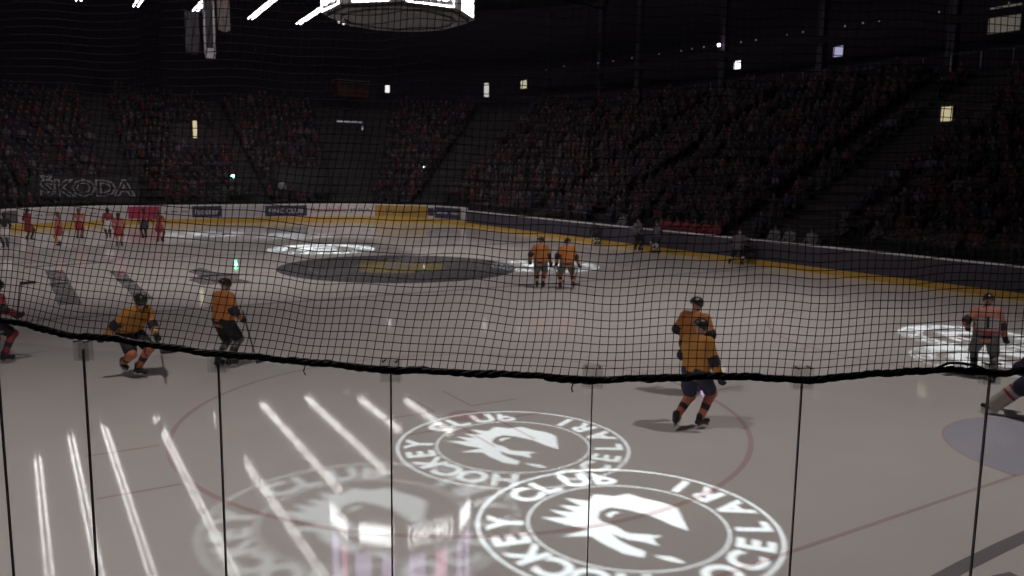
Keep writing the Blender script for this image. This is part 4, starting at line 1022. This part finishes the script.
# the rest of the crowd: one object
low = [spect_geo(kd, .10, 0) for kd in range(5)]
VV = []; FF = []; MM = []; off = 0
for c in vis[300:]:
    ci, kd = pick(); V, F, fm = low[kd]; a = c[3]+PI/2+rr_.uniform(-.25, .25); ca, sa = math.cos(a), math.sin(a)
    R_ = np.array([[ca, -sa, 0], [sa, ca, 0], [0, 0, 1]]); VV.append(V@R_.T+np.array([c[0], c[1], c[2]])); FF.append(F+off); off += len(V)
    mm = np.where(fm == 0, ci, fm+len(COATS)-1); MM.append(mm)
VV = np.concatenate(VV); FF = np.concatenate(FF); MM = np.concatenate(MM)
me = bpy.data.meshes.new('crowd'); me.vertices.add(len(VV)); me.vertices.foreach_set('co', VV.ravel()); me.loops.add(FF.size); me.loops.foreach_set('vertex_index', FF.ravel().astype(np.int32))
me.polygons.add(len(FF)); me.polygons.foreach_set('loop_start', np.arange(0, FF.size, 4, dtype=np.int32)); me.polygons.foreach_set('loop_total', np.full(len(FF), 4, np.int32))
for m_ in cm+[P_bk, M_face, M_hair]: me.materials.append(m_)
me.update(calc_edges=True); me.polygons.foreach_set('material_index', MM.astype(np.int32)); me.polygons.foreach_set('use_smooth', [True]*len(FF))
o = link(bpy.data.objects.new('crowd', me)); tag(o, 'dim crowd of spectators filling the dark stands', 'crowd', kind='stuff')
print('crowd', len(vis), len(FF))
# bench players in red behind the dark boards
bq = [(660, 'leftmost'), (668, 'second'), (677, 'third'), (686, 'fourth'), (695, 'fifth'), (706, 'sixth'), (716, 'rightmost')]
sp_red = SPM[0, 6].copy(); sp_red.name = 'bench_player'; sp_red.materials[0] = mat('bench_red', (.16, .02, .03), .8)
sp_pl = SPM[0, 5].copy(); sp_pl.name = 'bench_player'; sp_pl.materials[0] = mat('pale_top', (.12, .11, .12), .8)
bp_floor = box_obj('bench_platform', (-2.2, -15.95, .20), (16, 1.1, .40), M_concd); tag(bp_floor, 'dark raised floor of the players bench behind the side boards', 'platform')
for n_, (px, w) in enumerate(bq+[(622, 'a'), (775, 'b'), (790, 'c'), (812, 'd')]):
    P = hit_y(px, 225, -15.85); o = bpy.data.objects.new('bench_player', sp_red if n_ < 7 else sp_pl); sc.collection.objects.link(o)
    o.location = (P[0], -15.95, .40); o.rotation_euler = (0, 0, 0); o.scale = (1.12, 1.12, 1.12)
    tag(o, ('person in a red jacket on the bench behind the dark boards, %s of seven' % w) if n_ < 7 else 'person in a pale top on the bench, '+['left of the red group', 'first right of the leaning skater', 'second right of the leaning skater', 'third right of the leaning skater'][n_-7], 'person')
bench = box_obj('players_bench', (-2.2, -16.2, .62), (16, .4, .08), M_steel, None, .01); tag(bench, 'long dark players bench behind the side boards', 'bench')
for i in range(9): box_obj('leg', (-9.8+i*1.9, -16.2, .49), (.08, .3, .18), M_steel, bench)
# ------------------------------------------------------------------ small lamps and lit doorways
def emi(name, c, e): return mat(name, c, .5, emit=e, ecol=c, noise=0)
E_w = emi('light_white', (1, .97, 1), 3); E_v = emi('light_violet', (.85, .55, 1), 9); E_g = emi('light_green', (.10, 1, .40), 90); E_y = emi('light_yellowish', (1, .85, .50), .42); E_b = emi('light_bluish', (.70, .70, 1), 1.6); E_d = emi('light_tiny', (.8, .75, .9), .25)
def lamp(name, P, r, m, label):
    e = empty(name, tuple(P), label=label, cat='lamp'); bm = bmesh.new(); bmesh.ops.create_icosphere(bm, subdivisions=2, radius=r); bm_obj('bulb', bm, m, e, True)
    bm = bmesh.new(); d = Vector((P[0]-CAM[0], P[1]-CAM[1], 0)).normalized(); add_tube(bm, [d*r*.6, d*(r+.25)], [r*1.2, r*.8], 10); bm_obj('housing', bm, M_steel, e, True); return e
YR = -15-DTOP-.3
lamp('stage_lamp', hit_y(719, 45, YR), .13, E_v, 'violet-white lamp on the upper fascia right of centre')
lamp('stage_lamp', hit_x(424, 167, 32.0), .07, E_w, 'small white lamp in the far stand above the dark centre disc')
lamp('stage_lamp', hit_x(233, 176, 32.5), .085, E_g, 'bright green lamp in the far left stand')
for n_, (px, py) in enumerate([(339, 22), (343.5, 23.5)]): lamp('roof_lamp', hit_x(px, py, 40), .11, emi('light_soft', (1, .97, 1), 1.2), ['left', 'right'][n_]+' dot of the tiny lamp pair beside the scoreboard')
first = None
for px, py in ((523, 68), (531, 71), (546, 70), (564, 66), (598, 63), (613, 61), (632, 58), (659, 54), (681, 51), (692, 49), (704, 47), (741, 42), (756, 40), (787, 35), (803, 32), (845, 26), (863, 23), (879, 21), (939, 12), (1009, 3)):
    P = hit_y(px, py, YR+.35)
    if first is None: first = lamp('string_light', P, .045, E_d, 'tiny dim light in a line along the upper walkway'); first['group'] = 'tiny lights along the upper walkway on the right'; fk = list(first.children)
    else: o = copy_thing(first, fk); o.location = tuple(P)
for px0, py0, px1, py1, plane, m, lab in ((192.5, 120.5, 197.5, 142, ('x', 47.), E_y, 'narrow lit doorway glowing yellow in the far left stand'), (484, 83, 488.5, 97, ('x', 47.), emi('door_white', (1, 1, .95), .5), 'narrow lit doorway at the top of the far right corner'),
      (521, 81, 527, 88, ('y', -40.9), emi('win_yel', (1, .95, .65), .45), 'small yellowish window at the top right of centre'), (734.5, 61.5, 741, 68.5, ('y', -40.9), emi('win_white', (1, 1, 1), 1.6), 'small bright white window under the violet lamp'),
      (834, 47, 843, 56, ('y', -40.9), emi('win_blue', (.6, .6, .9), .5), 'small bluish screen on the upper right walkway'), (942, 107, 952, 121, ('y', -30.), E_y, 'small lit yellowish doorway beside the right aisle stairs'), (990, 8, 1020, 30, ('y', -40.9), emi('win_dim', (1, .9, .75), .055), 'dim wide window at the top right corner'),
      (336, 120.5, 362, 123, ('x', 40.), emi('strip_dim', (.9, .9, 1), .07), 'dim grey lit strip in the middle of the far stand'), (385, 85, 389.5, 93, ('x', 47.), emi('door_soft', (1, 1, .97), .9), 'tiny bright doorway beside the dark red box in the far stand'), (361.5, 126, 363, 130, ('x', 40.), E_d, 'tiny light beside the dim strip')):
    if px0 in OPENP: plane = (plane[0], OPENP[px0][0 if plane[0] == 'x' else 1])
    f_ = hit_x if plane[0] == 'x' else hit_y
    A = f_(px0, py0, plane[1]); B = f_(px1, py1, plane[1]); c = (A+B)/2; e = empty('lit_opening', tuple(c), label=lab, cat='doorway' if 'door' in lab else 'window' if 'window' in lab else 'light')
    w = max(abs(A[1]-B[1]), abs(A[0]-B[0])); h = abs(A[2]-B[2]); sz = (.04, w, h) if plane[0] == 'x' else (w, .04, h)
    box_obj('lit_pane', (0, 0, 0), sz, m, e)
    bm = bmesh.new(); t_ = .07
    for sgn in (-1, 1):
        if plane[0] == 'x': add_box(bm, Vector((.03, sgn*(w/2+t_/2), 0)), (.16, t_, h+2*t_)); add_box(bm, Vector((.03, 0, sgn*(h/2+t_/2))), (.16, w, t_))
        else: add_box(bm, Vector((sgn*(w/2+t_/2), -.03, 0)), (t_, .16, h+2*t_)); add_box(bm, Vector((0, -.03, sgn*(h/2+t_/2))), (w, .16, t_))
    bm_obj('frame', bm, M_steel, e)
# ------------------------------------------------------------------ sign over the far boards
A = hit_x(30, 176, 31.5); B = hit_x(140, 203, 31.5)
sg = empty('wall_sign', (31.5, (A[1]+B[1])/2, (A[2]+B[2])/2), label='long black sign with pale outlined car-maker letters over the far left boards', cat='sign')
M_sig = mat('sign_black', (.022, .02, .026), .7); M_ol = mat('sign_outline', (.30, .27, .28), .6)
box_obj('sign_board', (.06, 0, 0), (.08, A[1]-B[1], A[2]-B[2]), M_sig, sg)
P0 = hit_x(40, 196.5, 31.5); P1 = hit_x(135, 179, 31.5)
Vt, F = text_geo('ŠKODA', P0[1]-P1[1], (P1[2]-P0[2])*1.22, outline=.028, bold=.03, res=2)
cz = (P0[2]+P1[2])/2+.10-sg.location.z; cy_ = (P0[1]+P1[1])/2-sg.location.y
meshobj('outlined_letters', [(-.03-z*.5, cy_-x, cz+y) for x, y, z in Vt], F, M_ol, sg)
# lower far stand entrance, its shaded depth a solid black box, and figure
vb = empty('vomitory', (*perim(s_px(298)-0, 2.2)[0], 0), label='dark stand entrance above the navy advert', cat='entrance')
vb_p = hit_x(278, 195, 32.); vb_q = hit_x(330, 168, 32.); vb.location = (32.4, (vb_p[1]+vb_q[1])/2, vb_p[2]); w = vb_p[1]-vb_q[1]; h = vb_q[2]-vb_p[2]
bm = bmesh.new(); add_box(bm, Vector((.5, 0, h/2)), (1.0, w, h)); bm_obj('opening', bm, M_black, vb)
bm = bmesh.new(); add_box(bm, Vector((.4, 0, h+.08)), (1.3, w+.3, .16)); add_box(bm, Vector((.4, w/2+.08, h/2)), (1.3, .16, h)); add_box(bm, Vector((.4, -w/2-.08, h/2)), (1.3, .16, h)); bm_obj('surround', bm, M_concd, vb)
pe = bpy.data.objects.new('spectator', SPM[3, 5].copy()); pe.data.materials[0] = mat('pale_shirt', (.20, .19, .20), .8); sc.collection.objects.link(pe); P = hit_x(282, 199, 32.2); pe.location = (32.15, P[1], vb_p[2]-.5); pe.rotation_euler = (0, 0, PI/2); tag(pe, 'person in a pale top standing in the dark entrance above the navy advert', 'person')
# hanging banners
M_bn = mat('banner_cloth', (.16, .13, .12), .85, noise=.5, nscale=3); M_bnd = mat('banner_dark', (.03, .025, .035), .85); M_bne = mat('banner_edge', (.30, .28, .30), .8)
def banner(px0, px1, py1, X, cloth, edge, lab, z1=15.5):
    A = hit_x(px0, py1, X); B = hit_x(px1, py1, X); w = A[1]-B[1]; h = z1-A[2]; e = empty('hanging_banner', (X, (A[1]+B[1])/2, A[2]), label=lab, cat='banner')
    V = []; F = []; n_ = 12
    for j in range(9):
        for i in range(n_+1):
            u_ = i/n_-.5; V.append((.06*math.sin(u_*9+j*.4), -u_*w, h*j/8+(-.12*math.cos(u_*PI) if j == 0 else 0)))
    for j in range(8):
        for i in range(n_): a = j*(n_+1)+i; F.append((a, a+1, a+n_+2, a+n_+1))
    o = meshobj('cloth', V, F, cloth, e, True); md = o.modifiers.new('s', 'SOLIDIFY'); md.thickness = .01
    if edge:
        bm = bmesh.new(); add_box(bm, Vector((-.09, w/2, h/2)), (.03, .09, h)); add_box(bm, Vector((-.09, -w/2, h/2)), (.03, .09, h)); add_box(bm, Vector((-.09, 0, .05)), (.03, w, .5)); bm_obj('border', bm, edge, e)
    tube_obj('hanging_rod', [(0, w/2+.2, h), (0, -w/2-.2, h)], .03, M_steel, e)
    for s in (-1, 1): tube_obj('hanging_cord', [(0, s*w/2, h), (0, s*w/2, 20.3-A[2])], .015, M_steel, e)
banner(205, 214.5, 54, 14, M_bnd, M_bne, 'tall dark banner with a pale border hanging left of the scoreboard')
banner(218, 230, 29, 15, M_bn, None, 'pale brownish banner hanging right of the bordered one')
banner(186, 200, 52, 30, M_bnd, None, 'dark banner hanging left of the bordered one', z1=14.6)
# dark red box seats block high in the far stand
A = hit_x(338, 96, 43.); B = hit_x(368, 80, 43.)
rb = empty('commentary_box', (43.6, (A[1]+B[1])/2, A[2]), label='dark red commentary box high in the far stand', cat='box'); w = A[1]-B[1]; h = B[2]-A[2]
box_obj('wall_panel', (0, 0, h*.4), (1.2, w, h*.8), mat('box_red', (.06, .012, .014), .8), rb); box_obj('roof', (0, 0, h*.9), (1.5, w+.3, .15), M_pil, rb); box_obj('window_band', (-.62, 0, h*.62), (.05, w*.9, h*.25), M_black, rb)
# spectator in a red woolly hat just below the camera
J = pose(hip=.92, lean=3, skates=False); d = ray(0, 571); P = CAM+d*1.35
hz = P[2]-1.72; rc = empty('spectator', (P[0], P[1], 1.45), AW(P)-PI/2, label='spectator in a red hat standing just below the camera at the lower left corner', cat='person')
fl = Z00+RS*1
rc.location.z = fl; k_ = (P[2]-.02-fl)/1.84; rc.scale = (k_, k_, k_)
build_body(J, rc, .025, False); rt, up = J['rt'], J['up']
pr = [('c', J['pel'], J['chest'], .16, .17), ('c', J['sh0'], J['sh1'], .10, .10)]
for i in (0, 1): pr += [('c', J['sh%d' % i], J['el%d' % i], .09, .075), ('c', J['el%d' % i], J['ha%d' % i], .07, .055)]
sdf_obj('coat', pr, P_nv, rc, .03, .05)
sdf_obj('trousers', [('c', J['pel']-rt*.07, J['pel']+rt*.07, .135, .135)]+[('c', J['hip%d' % i], J['kn%d' % i], .115, .085) for i in (0, 1)]+[('c', J['kn%d' % i], J['an%d' % i], .082, .065) for i in (0, 1)], P_bk, rc, .03, .03)
R_ = np.stack([J['hr'], J['hf'], J['hup']], 1); hd = J['head']
M_knit = mat('red_knit', (.35, .02, .05), .9, noise=.4, nscale=60, bump=.4)
sdf_obj('hat', [('e', hd+J['hup']*.035, (.100, .118, .115), R_)], M_knit, rc, .016, .03, cut=lambda P_: -((P_-(hd+J['hup']*.0))@J['hup']))
for i in (0, 1):
    f_ = J['an%d' % i]+v3(0, 0, -.045); sdf_obj('boot', [('c', J['an%d' % i], f_, .06, .05), ('c', f_-v3(0, .03, 0), f_+J['toe%d' % i]*.16, .05, .042)], H_bk, rc, .025, .03)
